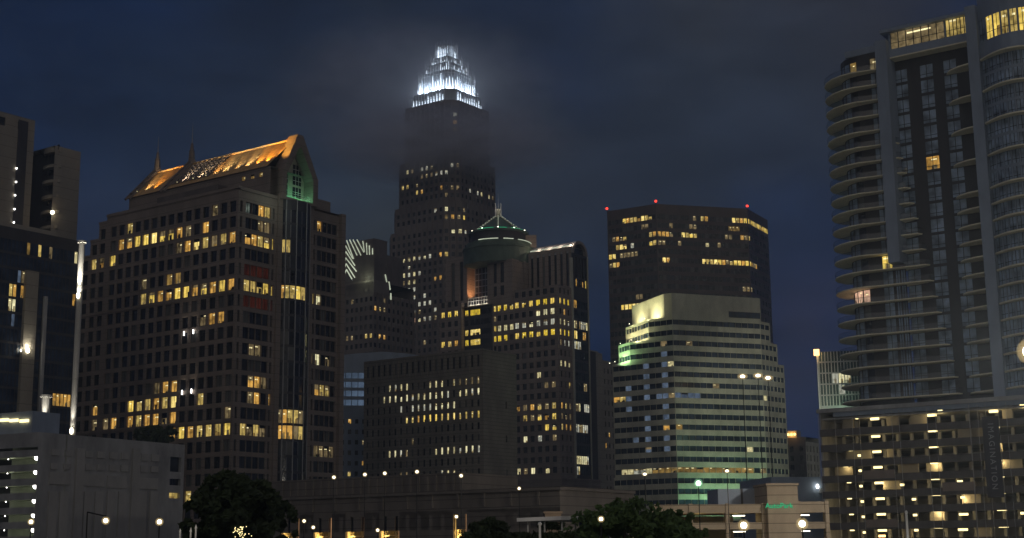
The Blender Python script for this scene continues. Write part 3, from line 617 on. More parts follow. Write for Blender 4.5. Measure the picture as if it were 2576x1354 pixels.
bx_ = at(1333, 600, 548); m = MB(); m.prism([(bx_.x - 2.8, bx_.y - 2), (bx_.x + 2.6, bx_.y - 2), (bx_.x + 2.6, bx_.y + 4), (bx_.x - 2.8, bx_.y + 4)], 113, 125.0, 'granite_g'); m.build('stair_turret', G.root)
lamp((bx_.x - 1, bx_.y - 4, 119), 160, (1, .6, .35), .3, parent=G.root)
bq = at(1342, 630, bx_.y - 2.7); glowball(G.root, bq, .45, 500, (1, .62, .38), 'bulb')
G.done()

# ================= grey slab office in the middle
H = Bld('grey_brick_office', 'plain grey brown office block with small slit windows, four rows of them lit', 'office building', 1215, 892, 420)
H.light_rows(h1, [(1640, 88, 2075, 42, 'pw', .75), (1355, 108, 1525, 98, 'pw', .9), (1300, 212, 1880, 156, 'wt'), (1925, 152, 2075, 135, 'wt'), (1440, 293, 1925, 245, 'wt', .95), (1490, 380, 1930, 338, 'y'), (1975, 335, 2075, 325, 'y'), (1350, 665, 1480, 657, 'wt'), (1495, 657, 1525, 655, 'd'),
    (1725, 640, 2075, 612, 'wt', .8), (1790, 818, 1915, 815, 'pw'), (1300, 940, 1330, 938, 'wt'), (1400, 940, 1425, 938, 'pw'), (1445, 840, 1525, 835, 'd', .6), (1545, 560, 1565, 556, 'd'), (1895, 915, 1910, 915, 'd')])
H.light_rows(h2, [(55, 232, 245, 215, 'wt'), (18, 150, 245, 130, 'pw'), (10, 412, 245, 395, 'y'), (10, 682, 245, 658, 'wt'), (20, 325, 45, 322, 'wt'), (15, 860, 40, 855, 'pw'), (15, 950, 40, 948, 'd')])
HF = floors(.2, 56, 3.4, .7, 2.75)
H.fL(0, 47.5, 0, 61.7, [(c - .42, c + .42, 0) for c in (1.88 + 2.323 * i for i in range(20)) if c < 47], HF + [(57, 60.6)], 'brick', rec=.3)
H.fR(0, 17, 0, 61.5, [(11.2, 11.9, 0)], [r for i, r in enumerate(HF) if i % 3 == 1], 'brick', rec=.3)
H.rest(0, 47.5, 0, 17, 0, 61.7, 'brick'); H.box(-.2, 47.5, -.2, .3, 61.7, 62.3, 'brick'); H.box(-.2, .3, .3, 17, 61.5, 62.1, 'brick')
for i in range(21): a = .72 + 2.323 * i; H.box(a - .25, a + .25, -.25, -.01, 55.6, 61.5, 'brick')
H.done()

# ================= curved-roof slate tower behind it
Q = Bld('curved_roof_office', 'slate grey office behind the slit-window block, with curved roofline and four pale blue lit strips', 'office building', 863, 893, 470, phi=80)
Q.light_rows(e2, [(905, 985, 1085, 985, 'bs'), (905, 1050, 1085, 1050, 'bs'), (905, 1118, 1085, 1118, 'bs'), (905, 1185, 1085, 1185, 'bs'), (935, 1300, 975, 1302, 'y2')])
Q.light_rows(h1, [(1000, 355, 1045, 358, 'y2'), (1110, 548, 1155, 548, 'd'), (1040, 598, 1085, 598, 'y2'), (1110, 720, 1150, 722, 'y2'), (1000, 830, 1070, 832, 'y2'), (1115, 660, 1140, 662, 'd')])
zs = [Q.L(890, y)[1] for y in (945, 968, 990, 1013)]; wq = Q.L(922, 950)[0]
rowsQ = [(z - .95, z + .95) for z in reversed(zs)]; lowr = [(z, z + 1.5) for z in [zs[3] - 7 - 3.45 * i for i in range(9)] if z > 2][::-1]
Q.fL(-2, wq, rowsQ[0][0] - 2, 66, [(-1.2, wq - .7, 3)], rowsQ, 'slate', rec=.3, name='strip_window')
Q.fL(-2, wq + 12, 0, rowsQ[0][0] - 2, even(-1, wq + 12, 9, .45), lowr, 'slate', rec=.3, mull=0)
Q.fL(wq, 46, rowsQ[0][0] - 2, 66, [], [], 'slate'); Q.fL(wq + 12, 46, 0, rowsQ[0][0] - 2, [], [], 'slate')
prof = [Q.L(x, y) for x, y in ((855, 894), (900, 889), (960, 885), (1020, 889), (1070, 897), (1130, 907), (1230, 912))]
for (a0, z0), (a1, z1) in zip(prof, prof[1:]):
    Q.wall.quad([Q.P(a0, 0, 66), Q.P(a1, 0, 66), Q.P(a1, 0, z1), Q.P(a0, 0, z0)], 'slate'); Q.wall.quad([Q.P(a0, 0, z0), Q.P(a1, 0, z1), Q.P(a1, 20, z1), Q.P(a0, 20, z0)], 'slate')
Q.wall.quad([Q.P(46, 0, 0), Q.P(46, 20, 0), Q.P(46, 20, 66), Q.P(46, 0, 66)], 'slate'); Q.wall.quad([Q.P(-2, 0, 0), Q.P(-2, 20, 0), Q.P(-2, 20, 66), Q.P(-2, 0, 66)], 'slate'); Q.wall.quad([Q.P(-2, 20, 0), Q.P(46, 20, 0), Q.P(46, 20, 66), Q.P(-2, 20, 66)], 'slate')
Q.done()

# ================= tower with chevron lights
E = Bld('chevron_lit_tower', 'distant tower with slanting white light bars on top, left of the crown tower', 'office tower', 940, 640, 600)
E.light_rows(e2, [(915, 325, 1065, 335, 'wt', .9), (1070, 455, 1230, 495, 'y2', .8), (915, 655, 1010, 660, 'pw'), (1035, 665, 1260, 715, 'y2', .8), (1070, 180, 1180, 215, 'pw', .7), (955, 385, 985, 387, 'pw'), (980, 433, 1005, 433, 'd'), (1030, 490, 1050, 492, 'd'), (940, 710, 985, 705, 'd'), (1225, 395, 1260, 400, 'd')])
EF = floors(40, 116, 4.0, .9, 2.9)
E.fL(0, 22, 0, 117.5, even(0, 22, 8, .55), [r for r in EF if r[1] < 117], 'tower_stone', rec=.4, mull=0)
E.fR(0, 27, 0, 112.5, even(0, 27, 9, .55), [r for r in EF if r[1] < 112], 'tower_stone', rec=.4, mull=0)
for i in range(10): E.box(-.4, -.02, i * 3 - .3, i * 3 + .3, 30, 112.5, 'tower_stone')
E.rest(0, 22, 0, 27, 0, 117.5, 'tower_stone', kt='dark'); E.box(-.3, 22, 0, 10, 112.5, 118.2, 'tower_stone')
E.box(0.2, 22, .6, 9, 117.5, E.L(900, 606)[1], 'dark_stone'); E.box(2, 20, 9, 22, 117.5, 131, 'dark_stone'); E.box(5, 20, 22, 25, 117.5, 124, 'dark_stone'); E.box(-.1, 3, 9.0, 12, 117.5, 127, 'dark_stone')
def stroke(x0, y0, x1, y1, b=.3, r=.24):
    (a0, z0), (a1, z1) = E.L(*c4(x0, y0), b), E.L(*c4(x1, y1), b); m = MB(); m.bar(E.P(a0, b, z0), E.P(a1, b, z1), r, 'tube', 5); m.build('light_tube', E.root)
for s_ in ((1715, 990, 1768, 1132), (1738, 985, 1795, 1105), (1765, 985, 1825, 1105), (1795, 985, 1848, 1082), (1840, 995, 1852, 1080), (1868, 1010, 1872, 1100), (1890, 1030, 1892, 1100), (1915, 1052, 1915, 1098),
           (1705, 1030, 1762, 1132), (1707, 1075, 1778, 1185), (1707, 1125, 1790, 1230), (1710, 1170, 1778, 1278), (1713, 1215, 1756, 1290), (1706, 1032, 1697, 1065), (1708, 1078, 1697, 1112), (1708, 1128, 1697, 1160), (1711, 1173, 1697, 1208), (1713, 1218, 1697, 1255)): stroke(*s_)
for (xa, ya, xb, yb) in ((1240, 190, 1252, 250), (1268, 245, 1278, 310), (1283, 335, 1284, 385)):
    (b0, z0), (b1, z1) = E.Rt(*e2(xa, ya), -.3), E.Rt(*e2(xb, yb), -.3); m = MB(); m.bar(E.P(-.3, b0, z0), E.P(-.3, b1, z1), .3, 'tube', 5); m.build('light_tube', E.root)
lamp(E.P(4, -3, 119), 350, (.85, 1, .7), .5, parent=E.root)
E.done()
M['spandrel'] = surf('dark_spandrel', (.115, .105, .10), .55, .25, .4); M['pinkpanel'] = surf('taupe_panel', (.26, .21, .18), .7, .12, .4); M['screen'] = M['spandrel']
# ================= plain slab beside the domed tower
I = Bld('plain_slab_tower', 'plain brown windowless slab tower just right of the domed tower', 'office tower', 1480, 890, 560)
I.light_rows(h2, [(1200, 600, 1225, 600, 'y2'), (1205, 665, 1225, 662, 'd')])
I.fR(0, 10.3, 0, 80.5, [], [], 'beige'); I.fL(0, 22, 0, 80.5, [], [], 'beige'); I.rest(0, 22, 0, 10.3, 0, 80.5, 'beige')
I.fR(10.3, 21, 0, 78.0, [(12.2, 13.1, 0), (14.8, 15.8, 0), (17.6, 18.6, 0)], floors(3, 77, 4.3, 1, 3), 'beige', rec=.3, a=.5); I.rest(.5, 22, 10.3, 21, 0, 78.0, 'beige')
I.box(1, 21, 1, 9, 80.5, 81.3, 'beige'); I.box(8, 12, 12, 18, 78, 80.2, 'darkwall')
I.done()
X = Bld('dark_glass_wing', 'narrow dark glass wing between the domed tower and the plain slab', 'office building', 1478, 905, 548)
X.fL(0, 9, 0, 79, [(.4, 3.4, 1), (5.0, 8.2, 1)], floors(3, 78, 3.92, .5, 3.3), 'darkwall', rec=.2); X.rest(0, 9, 0, 6, 0, 79, 'darkwall', right=True)
X.light_rows(h2, [])
X.done()

# ================= brown glass tower with red beacons
def facet_tower(bld, pts, z0, z1, faces, k):
    # pts: list of world xy; faces: {index: (cols, rows, kw)}
    c = sum(pts, Vector((0, 0, 0))) / len(pts)
    for i in range(len(pts)):
        P, Q = pts[i], pts[(i + 1) % len(pts)]; d = (Q - P).normalized(); n = Vector((d.y, -d.x, 0))
        if n.dot((P + Q) / 2 - c) < 0: n = -n
        cf, rf, kw = faces.get(i, (None, [], {}))
        L_ = (Q - P).length
        bld.facade(P, d, n, 0, L_, z0, z1, cf(L_) if cf else [], rf, k, **kw)
    bld.wall.quad([p + Vector((0, 0, z1)) for p in pts], k)
def dirv(deg): return Vector((math.sin(R(deg)), math.cos(R(deg)), 0))
def go(P, deg, x, y):   # from P along azimuth deg until the sight line through (x, y)
    d = dirv(deg); r = ray(x, y); r2 = Vector((r.x, r.y, 0)); den = d.x * r2.y - d.y * r2.x; t = (P.y * r2.x - P.x * r2.y) / den; return P + d * t
J = Bld('brown_glass_tower', 'dark brown glass tower with chamfered corners, amber lit offices and red beacons on the roof', 'office tower', 1650, 515, 640)
J.light_rows(j1, [(270, 262, 500, 230, 'y'), (490, 362, 650, 362, 'y2'), (225, 405, 305, 395, 'y2'), (180, 410, 205, 408, 'd'), (225, 468, 305, 462, 'y'), (330, 475, 350, 472, 'pw'), (160, 548, 212, 540, 'y'), (165, 608, 200, 606, 'd'), (205, 606, 260, 604, 'y2'), (260, 540, 420, 522, 'd', .6), (260, 925, 390, 918, 'y'), (425, 308, 485, 302, 'd'),
    (640, 300, 690, 300, 'd', .6), (740, 372, 850, 370, 'y'), (870, 240, 945, 240, 'y'), (1120, 255, 1250, 258, 'y'), (1250, 262, 1395, 340, 'y'), (480, 435, 545, 430, 'y'), (545, 428, 600, 425, 'y2'), (570, 565, 645, 565, 'y'), (900, 575, 1060, 582, 'y'), (1065, 583, 1100, 585, 'd'), (1108, 588, 1262, 593, 'y'), (1262, 595, 1310, 605, 'y2'),
    (1195, 393, 1255, 398, 'y2'), (1045, 390, 1130, 395, 'd', .8), (1075, 325, 1170, 327, 'br'), (800, 305, 845, 305, 'd'), (1210, 790, 1270, 790, 'd'), (815, 255, 840, 257, 'pw'), (380, 855, 415, 852, 'd'), (700, 435, 740, 432, 'd'), (905, 440, 930, 440, 'pw'), (1005, 445, 1030, 445, 'pw')])
v0 = Vector((J.O.x, J.O.y, 0)); vl = go(v0, -58, 1527, 533); vr = go(v0, 75.6, 1880, 527); vrr = go(vr, 29.5, 1931, 560)
b1_ = vl + dirv(32) * 30; b2_ = vrr + dirv(-15) * 22; b3_ = b1_ + (b2_ - b1_) * .5 + dirv(10) * 10
J2F = [r for r in floors(.55, 158, 4.1, .85, 3.15) if r[0] > 78]
fc = lambda L_: even(.3, L_ - .3, max(1, round(L_ / 2.0)), .86)
facet_tower(J, [vl, v0, vr, vrr, b2_, b3_, b1_], 0, 160.2, {0: (fc, J2F, dict(rec=.12, mull=0)), 1: (fc, J2F, dict(rec=.12, mull=0)), 2: (fc, J2F, dict(rec=.12, mull=0))}, 'brown_glass')
for p in (vl, v0, vr):
    m = MB(); m.bar(p + Vector((0, 0, 160)), p + Vector((0, 0, 161.2)), .12, 'dark', 5); m.ball(p + Vector((0, 0, 161.5)), .6, 'bulb_r'); m.build('beacon', J.root)
m = MB(); cj = (vl + v0 + vr + vrr) / 4 + dirv(10) * 16; m.prism(ngon(cj, 9, 8), 160.2, 163.5, 'brown_glass'); m.build('plant_room', J.root)
J.done()

# ================= banded hotel
K = Bld('banded_concrete_office', 'pale concrete block striped with dark ribbon windows, terraced ends floodlit yellow green', 'office building', 1692, 820, 450)
K.light_rows(k1, [(195, 1135, 340, 1132, 'wt', .35), (345, 1135, 500, 1132, 'pw', .8), (505, 1135, 1300, 1130, 'br'), (1300, 1130, 1400, 1132, 'd', .4), (230, 575, 290, 575, 'y2'), (290, 487, 360, 485, 'b'), (290, 568, 362, 565, 'b'), (290, 650, 365, 648, 'b'), (440, 315, 480, 312, 'b'), (440, 395, 485, 392, 'b'), (440, 472, 485, 470, 'b'),
    (420, 555, 488, 552, 'b'), (545, 548, 615, 545, 'b'), (570, 218, 605, 216, 'b'), (570, 300, 608, 300, 'b'), (570, 380, 610, 378, 'b'), (575, 462, 615, 460, 'b'), (580, 632, 620, 630, 'b'), (335, 730, 362, 728, 'b'), (455, 720, 492, 718, 'b'), (582, 710, 620, 708, 'b'), (330, 812, 365, 810, 'b'), (455, 802, 495, 800, 'b'), (600, 795, 640, 795, 'y2'),
    (335, 890, 380, 888, 'b'), (470, 885, 500, 883, 'b'), (588, 878, 628, 875, 'b'), (340, 968, 370, 966, 'b'), (475, 962, 500, 962, 'b'), (590, 958, 625, 956, 'b'), (680, 785, 730, 788, 'br'), (500, 128, 660, 128, 'd', .5), (665, 135, 800, 135, 'd', .4), (1100, 150, 1250, 152, 'd', .35), (640, 270, 670, 270, 'wt'), (620, 455, 645, 455, 'pw'), (1250, 970, 1280, 972, 'wt'),
    (670, 540, 850, 545, 'b', .7), (1365, 552, 1390, 555, 'pw'), (985, 455, 1010, 470, 'd'), (655, 540, 675, 540, 'd'), (1170, 710, 1190, 712, 'd')])  # blue panes here glow in place of their reflected light
V0 = Vector((K.O.x, K.O.y, 0))
kf = lambda L_: even(.1, L_ - .1, max(1, round(L_ / 2.3)), .998)
fl = lambda a, b: [(3.68 + 3.37 * i - .82, 3.68 + 3.37 * i + .82) for i in range(0, 25) if 3.68 + 3.37 * i - .9 > a and 3.68 + 3.37 * i + .9 < b]
V1 = go(V0, 69, 1912, 800)
kw = dict(rec=.35, mull=0, glass='glass_blue', frame='dark')
def ktier(z0, z1, pl, plr, xr, xr_y, rows, ret=-20, retlen=None):
    # pl: end of the left wall; plr: end of its floodlit return; xr: column of the right end
    a = go(V0, -54, *pl); b = go(a, ret, *plr) if plr else a; vr = V1 + Vector((0, 0, 0)); e = go(vr, 42, xr, xr_y)
    back = dirv(36) * 34
    pts = [b, a, V0, vr, e, e + dirv(-20) * 22, b + dirv(30) * 26] if plr else [a, V0, vr, e, e + dirv(-20) * 22, a + dirv(30) * 26]
    fcs = {}
    if rows:
        o = 1 if plr else 0
        for i in range(0, 3 + o): fcs[i] = (kf, rows, kw)
    facet_tower(K, pts, z0, z1, fcs, 'pale_concrete'); return pts
zA = 3.68 + 3.37 * 21 + 1.68   # parapet above the last full ribbon
t1 = ktier(zA, 83.9, j1(590, 890), j1(345, 1000), 1914, 790, [])
t2 = ktier(zA - 6.74, zA - .004, j1(470, 1050), j1(295, 1090), 1936, 815, fl(zA - 6.74, zA))
t3 = ktier(zA - 13.48, zA - 6.744, j1(325, 1250), j1(240, 1260), 1955, 875, fl(zA - 13.48, zA - 6.74))
t4 = ktier(25.6, zA - 13.484, k1(200, 600), None, 1974, 960, fl(25.6, zA - 13.48) + [])
t5 = ktier(0, 25.596, k1(205, 1250), None, 1986, 1100, fl(0, 25.6))
# partial ribbon high on the right
sb = (V1 - V0).length; dK = dirv(69); nK = Vector((dK.y, -dK.x, 0)); nK = -nK if nK.y > 0 else nK
s0 = (go(V0, 69, *j1(1090, 960)) - V0).length
K.facade(V0 + nK * .12, dK, nK, s0, sb, 76.9, 78.9, even(s0, sb, 7, .95), [(77.1, 78.7)], 'darkwall', rec=.05, mull=0, glass='glass_blue')
# floodlights at the terraces and at the foot
def flood(p, aim, pw, c, sz=110, bulb='bulb_g', r=.25, root=None):
    lamp(p, pw, c, .25, 'SPOT', aim, sz, parent=root); m = MB(); m.ball(p, r, bulb); m.build('floodlight', root)
for tt, zz, pw in ((t1, zA, 2600), (t2, zA - 6.74, 1900), (t3, zA - 13.48, 1700)):
    b, a = tt[0], tt[1]; mid = a + (b - a) * .22; dn = dirv(-110)
    col_ = (1, .92, .50) if tt is not t3 else (.55, 1, .45)
    flood(mid + dn * 4.5 + Vector((0, 0, zz + .4)), mid + Vector((0, 0, zz + 3.5)), pw * 2.3, col_, 130, 'bulb', .12, K.root)
    mid = a + (b - a) * .7
    flood(mid + dn * 4.5 + Vector((0, 0, zz + .4)), mid + Vector((0, 0, zz + 3.5)), pw * 2.0, col_, 130, 'bulb', .12, K.root)
for t, pw in ((.12, 500), (.35, 900), (.6, 900), (.85, 700)):
    p = V0 + dK * sb * t + nK * 6; flood(p + Vector((0, 0, 12)), p - nK * 6 + Vector((0, 0, 27)), pw * 6, (.45, 1, .55), 150, 'bulb_g', .16, K.root)
K.done()

# ================= far towers at the right
T = Bld('distant_grid_tower', 'distant pale tower with a grid of dark windows behind the parking deck', 'office tower', 2026, 1108, 620, phi=-54)
T.fL(0, 18, 0, 50, even(0, 18, 4, .4), floors(3, 49, 4, .8, 3.2), 'darkwall', rec=.4); T.fR(0, 14, 0, 48, even(0, 14, 4, .45), floors(3, 48, 4, .6, 3.4), 'pale_concrete', rec=.5); T.rest(0, 18, 0, 14, 0, 50, 'concrete')
tl = T.L(1992, 1100); m = MB(); m.prism([T.P(tl[0] - 2.4, 0), T.P(tl[0] + 2.4, 0), T.P(tl[0] + 2.4, 4), T.P(tl[0] - 2.4, 4)], 50, 53, 'beige'); m.build('lantern_room', T.root)
for i in (-1.5, 0, 1.5): m = MB(); m.ball(T.P(tl[0] + i, -.3, 51.4), .6, 'bulb_o'); m.build('floodlight', T.root)
lamp(T.P(tl[0], -2, 51.5), 500, (1, .5, .12), .3, parent=T.root)
T.done()
U = Bld('green_glass_office', 'small green glass office with white mullions, left of the balcony tower', 'office building', 2056, 893, 420, phi=103)
aR = U.L(2150, 900)[0]; zb_ = U.L(2060, 1030)[1]; zt_ = U.zt
U.light_rows(n3, [(225, 290, 330, 290, 'wt', .7), (250, 358, 290, 358, 'pw', .7)])
U.fL(0, aR + 10, 0, zt_, even(.3, aR + 9.5, 11, .93), [(zb_ + 1 + 3.3 * i, zb_ + 3.9 + 3.3 * i) for i in range(5)], 'steel', rec=.08, glass='glass_teal', frame='white'); U.rest(0, aR + 10, 0, 18, 0, zt_, 'steel', right=True)
m = MB(); m.bar(U.P(-.1, -.3, zb_ - 8), U.P(-.1, -.3, zt_ + .5), .14, 'white', 5); m.build('corner_mullion', U.root)
m = MB(); m.prism([U.P(-1.0, -.8), U.P(.6, -.8), U.P(.6, .4), U.P(-1.0, .4)], zt_ - .2, zt_ + 1.6, 'bulb_o'); m.build('corner_lamp', U.root)
lamp(U.P(-.5, -1.5, zt_ - .8), 90, (1, .6, .2), .3, parent=U.root); lamp(U.P(6, -5, zb_ - 2), 700, (.55, 1, .62), .3, parent=U.root)
U.done()

# ================= balcony tower and its parking podium
B = Bld('balcony_apartment_tower', 'tall blue grey apartment tower with rounded pale balcony slabs stacked up its left corner', 'apartment tower', 2452, 30, 275)
sN = lambda x, y, b=0.0: B.L(x, y, b)
B.light_rows(n1, [(735, 330, 1100, 230, 'd'), (1105, 235, 1355, 185, 'y'), (1430, 180, 1760, 150, 'y'), (300, 500, 420, 495, 'br'), (515, 480, 615, 470, 'y2'), (940, 1210, 1050, 1200, 'y2')])
B.light_rows(n2, [(605, 800, 695, 795, 'y'), (430, 1050, 525, 1040, 'pk'), (1395, 690, 1450, 685, 'y2')])
a_p2l = sN(2452, 300)[0]; a_p2r = sN(2480, 300)[0]; a_p1r = sN(2243, 300)[0]; a_p1l = sN(2214, 300)[0]; a_end = sN(2102, 300)[0]; a_fr = sN(2660, 300)[0]
zpod = B.L(2200, 1024)[1]; ztop = B.zt; zleft = sN(2160, 130)[1]; zl1 = sN(2243, 75)[1]
SP = 3.35
nfl = int((zleft - zpod) / SP)
rowsB = [(zleft - 3.9 - SP * i - 2.75 + 2.6, zleft - 3.9 - SP * i + 2.6) for i in range(nfl)][::-1]
pen = (zleft - 4.2, zleft - 1.2)
B.slabz = []
# left wing: flat glass then a rounded end
wl = a_end - 4.5
B.fL(a_p1l, wl, zpod - 2, zleft, [(a_p1l + .3, a_p1l + 2.6, 1), (a_p1l + 2.9, (a_p1l + wl) / 2 - .2, 2), ((a_p1l + wl) / 2 + .1, wl - .3, 2)], [r for r in rowsB if r[0] > zpod - 1], 'darkwall', rec=.15, glass='curtain', half=1.6, b=2.5)
prev = B.P(wl, 2.5); cc = B.P(wl, 2.5 + 6.0)
arc = [cc + B.u * (6.0 * .95 * math.sin(t)) - B.v * (6.0 * math.cos(t)) for t in [math.pi * i / 10 for i in range(11)]]
for i in range(10):
    P, Q = arc[i], arc[i + 1]; d = (Q - P).normalized(); n = Vector((d.y, -d.x, 0)); n = -n if n.dot((P + Q) / 2 - cc) < 0 else n
    B.facade(P, d, n, 0, (Q - P).length, zpod - 2, zleft, [(.1, (Q - P).length - .1, 0)] if i < 7 else [], [r for r in rowsB if r[0] > zpod - 1], 'darkwall', rec=.1, glass='curtain' if i % 3 else 'glass', half=1.6)
top = [B.P(a_p1l, 2.5, zleft)] + [p + Vector((0, 0, zleft)) for p in arc] + [B.P(a_p1l, 14.5, zleft)]; B.wall.quad(top, 'slate')
B.box(a_p1l, wl + 2.5, 2.2, 3.2, zleft, zleft + 1.4, 'slate')
# pillars
zq = sN(2262, 660)[1]
B.box(a_p1r, a_p1l, -.6, 14, zq, zl1 - 2, 'slate')
B.fL(a_p1r - .01, a_p1l, zpod - 2, zq, [(a_p1r + .2, (a_p1r + a_p1l) / 2 - .1, 1), ((a_p1r + a_p1l) / 2 + .1, a_p1l - .2, 1)], [r for r in rowsB if zpod - 1 < r[0] and r[1] < zq], 'darkwall', rec=.15, b=2.5, glass='curtain', half=1.6)
B.box(a_p2r, a_p2l, -1.4, 12, zpod - 2, ztop + 1, 'slate')
# recessed middle with three columns of windows
cw = [sN(x, 300, 4)[0] for x in (2258, 2290, 2322, 2356, 2382, 2416)]
cm = sorted([(cw[1], cw[0], 1), (cw[3], cw[2], 1), (cw[5], cw[4], 1)])
z_p = sN(2400, 62)[1]
B.fL(a_p2l, a_p1r, zpod - 2, z_p - 3.9, cm, [r for r in rowsB if zpod - 1 < r[0] and r[1] < z_p - 5], 'darkwall', rec=.12, b=4, glass='curtain', half=1.6, hbar=.25)
B.rest(a_p2l, a_p1r, 4, 20, zpod - 2, z_p - 3.9, 'darkwall'); B.rest(a_p1l, a_p1r, 14, 22, zpod, zl1 - 4, 'darkwall', left=True)
# penthouse band
pz = [sN(2237 + 8, 118)[1], sN(2237 + 8, 88)[1]]
penb = 1.2
z_p = sN(2400, 62)[1]; hp = 3.0
amid = sN(2372, 70)[0]
zpb = z_p - 3.6
B.fL(a_p2l, a_p1r, zpb, ztop, sorted([(a_p2l + .3, amid - .15, 5), (amid + .15, a_p1r - .4, 6)]), [(z_p - 1.9, z_p + 1.9)], 'slate', rec=.15, b=penb, hbar=.35, name='penthouse_window', half=2.6)
B.rest(a_p2l, a_p1r, penb, 20, zpb, ztop, 'slate'); B.box(a_p2l, a_p1r, penb + .01, 20, zpb - .3, zpb - .004, 'slab'); B.box(a_p2l - .5, a_p1r + 1.5, penb - 1.2, 20, ztop, ztop + .7, 'slate')
# right wing, runs out of the frame: gently bowed glass
zr_ = sN(2540, 53, -2.4)[1]
bow = [(a_p2r - (a_p2r - a_fr) * i / 8, -2.8 * math.sin(math.pi * i / 8)) for i in range(9)]
for i in range(8):
    P, Q = B.P(*bow[i]), B.P(*bow[i + 1]); d = (Q - P).normalized(); n = Vector((d.y, -d.x, 0)); n = -n if n.dot(B.v) > 0 else n
    B.facade(P, d, n, 0, (Q - P).length, zpod - 2, max(ztop + 2.4, zr_ + 3.6), [(.15, (Q - P).length - .15, 1)], [r for r in rowsB if zpod - 1 < r[0] and r[1] < zr_ - 5] + [(zr_ - 2.4, zr_ + 2.4)], 'slate', rec=.12, glass='curtain', half=2.4, hbar=.3)
B.wall.quad([B.P(*q, max(ztop + 2.4, zr_ + 3.6)) for q in bow] + [B.P(a_fr, 20, max(ztop + 2.4, zr_ + 3.6)), B.P(a_p2r, 20, max(ztop + 2.4, zr_ + 3.6))], 'slate'); B.rest(a_fr, a_p2r, 3, 20, zpod, ztop + 2.3, 'slate', right=True, left=True)
# balcony slabs
def slab(pts, z, t=.24, rail=True):
    m = MB(); m.prism(pts, z - t, z, 'slab'); o = m.build('balcony_slab', B.root)
    if rail:
        q = MB()
        for P, Q_ in zip(pts, pts[1:]):
            P, Q_ = Vector((P[0], P[1], 0)), Vector((Q_[0], Q_[1], 0))
            q.quad([P + Vector((0, 0, z + .05)), Q_ + Vector((0, 0, z + .05)), Q_ + Vector((0, 0, z + 1.05)), P + Vector((0, 0, z + 1.05))], 'rail')
            q.bar(P + Vector((0, 0, z + 1.08)), Q_ + Vector((0, 0, z + 1.08)), .03, 'dark', 4)
        q.build('balustrade', o, origin=o_abs(o))
def o_abs(o): return ABS[o.name]
mm, t_, o_ = newmat("rail_glass"); tb = t_.nodes.new('ShaderNodeBsdfTransparent'); gb = t_.nodes.new('ShaderNodeBsdfGlossy'); mx = t_.nodes.new('ShaderNodeMixShader'); mx.inputs[0].default_value = .12; tb.inputs[0].default_value = (.75, .8, .82, 1); gb.inputs['Roughness'].default_value = .1
t_.links.new(tb.outputs[0], mx.inputs[1]); t_.links.new(gb.outputs[0], mx.inputs[2]); t_.links.new(mx.outputs[0], o_.inputs[0]); M['rail'] = mm
zb0 = [r[0] - .25 for r in rowsB if r[0] > zpod - 1]
nb = len(zb0)
for i, z in enumerate(zb0):
    f = i / (nb - 1)   # 0 at the bottom, 1 at the top
    x_r = sN(2341 - (2341 - 2190) * f, 1025 - 850 * f)[0] if False else a_p1l - (1 - f) * 12.5
    pts = [B.P(x_r, 2.4)] ; r0 = 7.8
    pts += [B.P(x_r + .6, 1.2)]
    pts += [B.P(a_p1l + (wl - a_p1l) * q, 1.0 - .9 * q) for q in (.3, .7)]
    for j in range(9):
        t = math.pi * j / 10; pts.append((cc + B.u * (9.6 * math.sin(t)) - B.v * (8.6 * math.cos(t))))
    slab(pts + [cc + B.u * 2], z)
ev = [z for i, z in enumerate(zb0[::-1]) if i > 0]
for i, z in enumerate(ev):
    if i < 8 and i % 2: continue
    a0, a1 = a_p2l, sN(2382, 300, 2)[0]
    pts = [B.P(a1, 4.0), B.P(a1 - .4, 3.0), B.P(a1 + (a0 - a1) * .25, 1.6), B.P(a1 + (a0 - a1) * .6, .4), B.P(a0, -.2), B.P(a0, 4)]
    slab(pts, z, .3, False)
    a2, a3 = a_p2r, a_fr
    pts = [B.P(a2 + (a3 - a2) * q, .5 - 5.2 * math.sin(math.pi * (.08 + .84 * q))) for q in [j / 8 for j in range(9)]] + [B.P(a3, 2), B.P(a2, 2)]
    slab(pts, z, .3, False)
B.done()

# parking podium
Pd = Bld('parking_podium', 'glass fronted parking deck under the balcony tower, dotted with bright warm ceiling lamps', 'parking garage', 2560, 1010, 262)
pl_ = lambda x, y, b=0.0: Pd.L(x, y, b)
a0 = pl_(2700, 1000)[0]; a1 = pl_(2060, 1040)[0]; zt = pl_(2330, 1022)[1]
lv = [pl_(*p1(590, y))[1] for y in (283, 440, 578, 718, 858, 1000, 1140, 1285)]; pitch = (lv[0] - lv[-1]) / 7
fz = [lv[0] + .45 - pitch * i for i in range(11)]    # ceilings
m = MB()
for z in fz:
    if z < 1: continue
    Pd.box(a0, a1, .3, 24, z, z + .35, 'concrete', mb=m)
m.build('floor_slab', Pd.root)
m = MB()
for z in fz[1:]:
    if z > .5: Pd.box(a0, a1, -.05, .25, z - .25, z + 1.15, 'spandrel', mb=m)

m.build('spandrel', Pd.root)
m = MB(); Pd.box(a0, a1, 24, 24.4, 0, zt, 'concrete', mb=m); Pd.box(a1 - .4, a1, 0, 24, 0, zt, 'concrete', mb=m); Pd.box(a0, a0 + .4, 0, 24, 0, zt, 'concrete', mb=m); m.build('wall', Pd.root)
m = MB(); Pd.box(a0, a1 + .3, -.6, 25, zt, zt + .8, 'concrete', mb=m); Pd.box(a0, a1 - 3, 0, .2, fz[0] + .5, zt, 'slate', mb=m); m.build('roof', Pd.root)
for i in range(17):
    a = a0 + 2 + (a1 - a0 - 4) * i / 16
    m = MB(); Pd.box(a - .3, a + .3, 7, 7.6, 0, zt, 'concrete', mb=m); m.build('column', Pd.root)
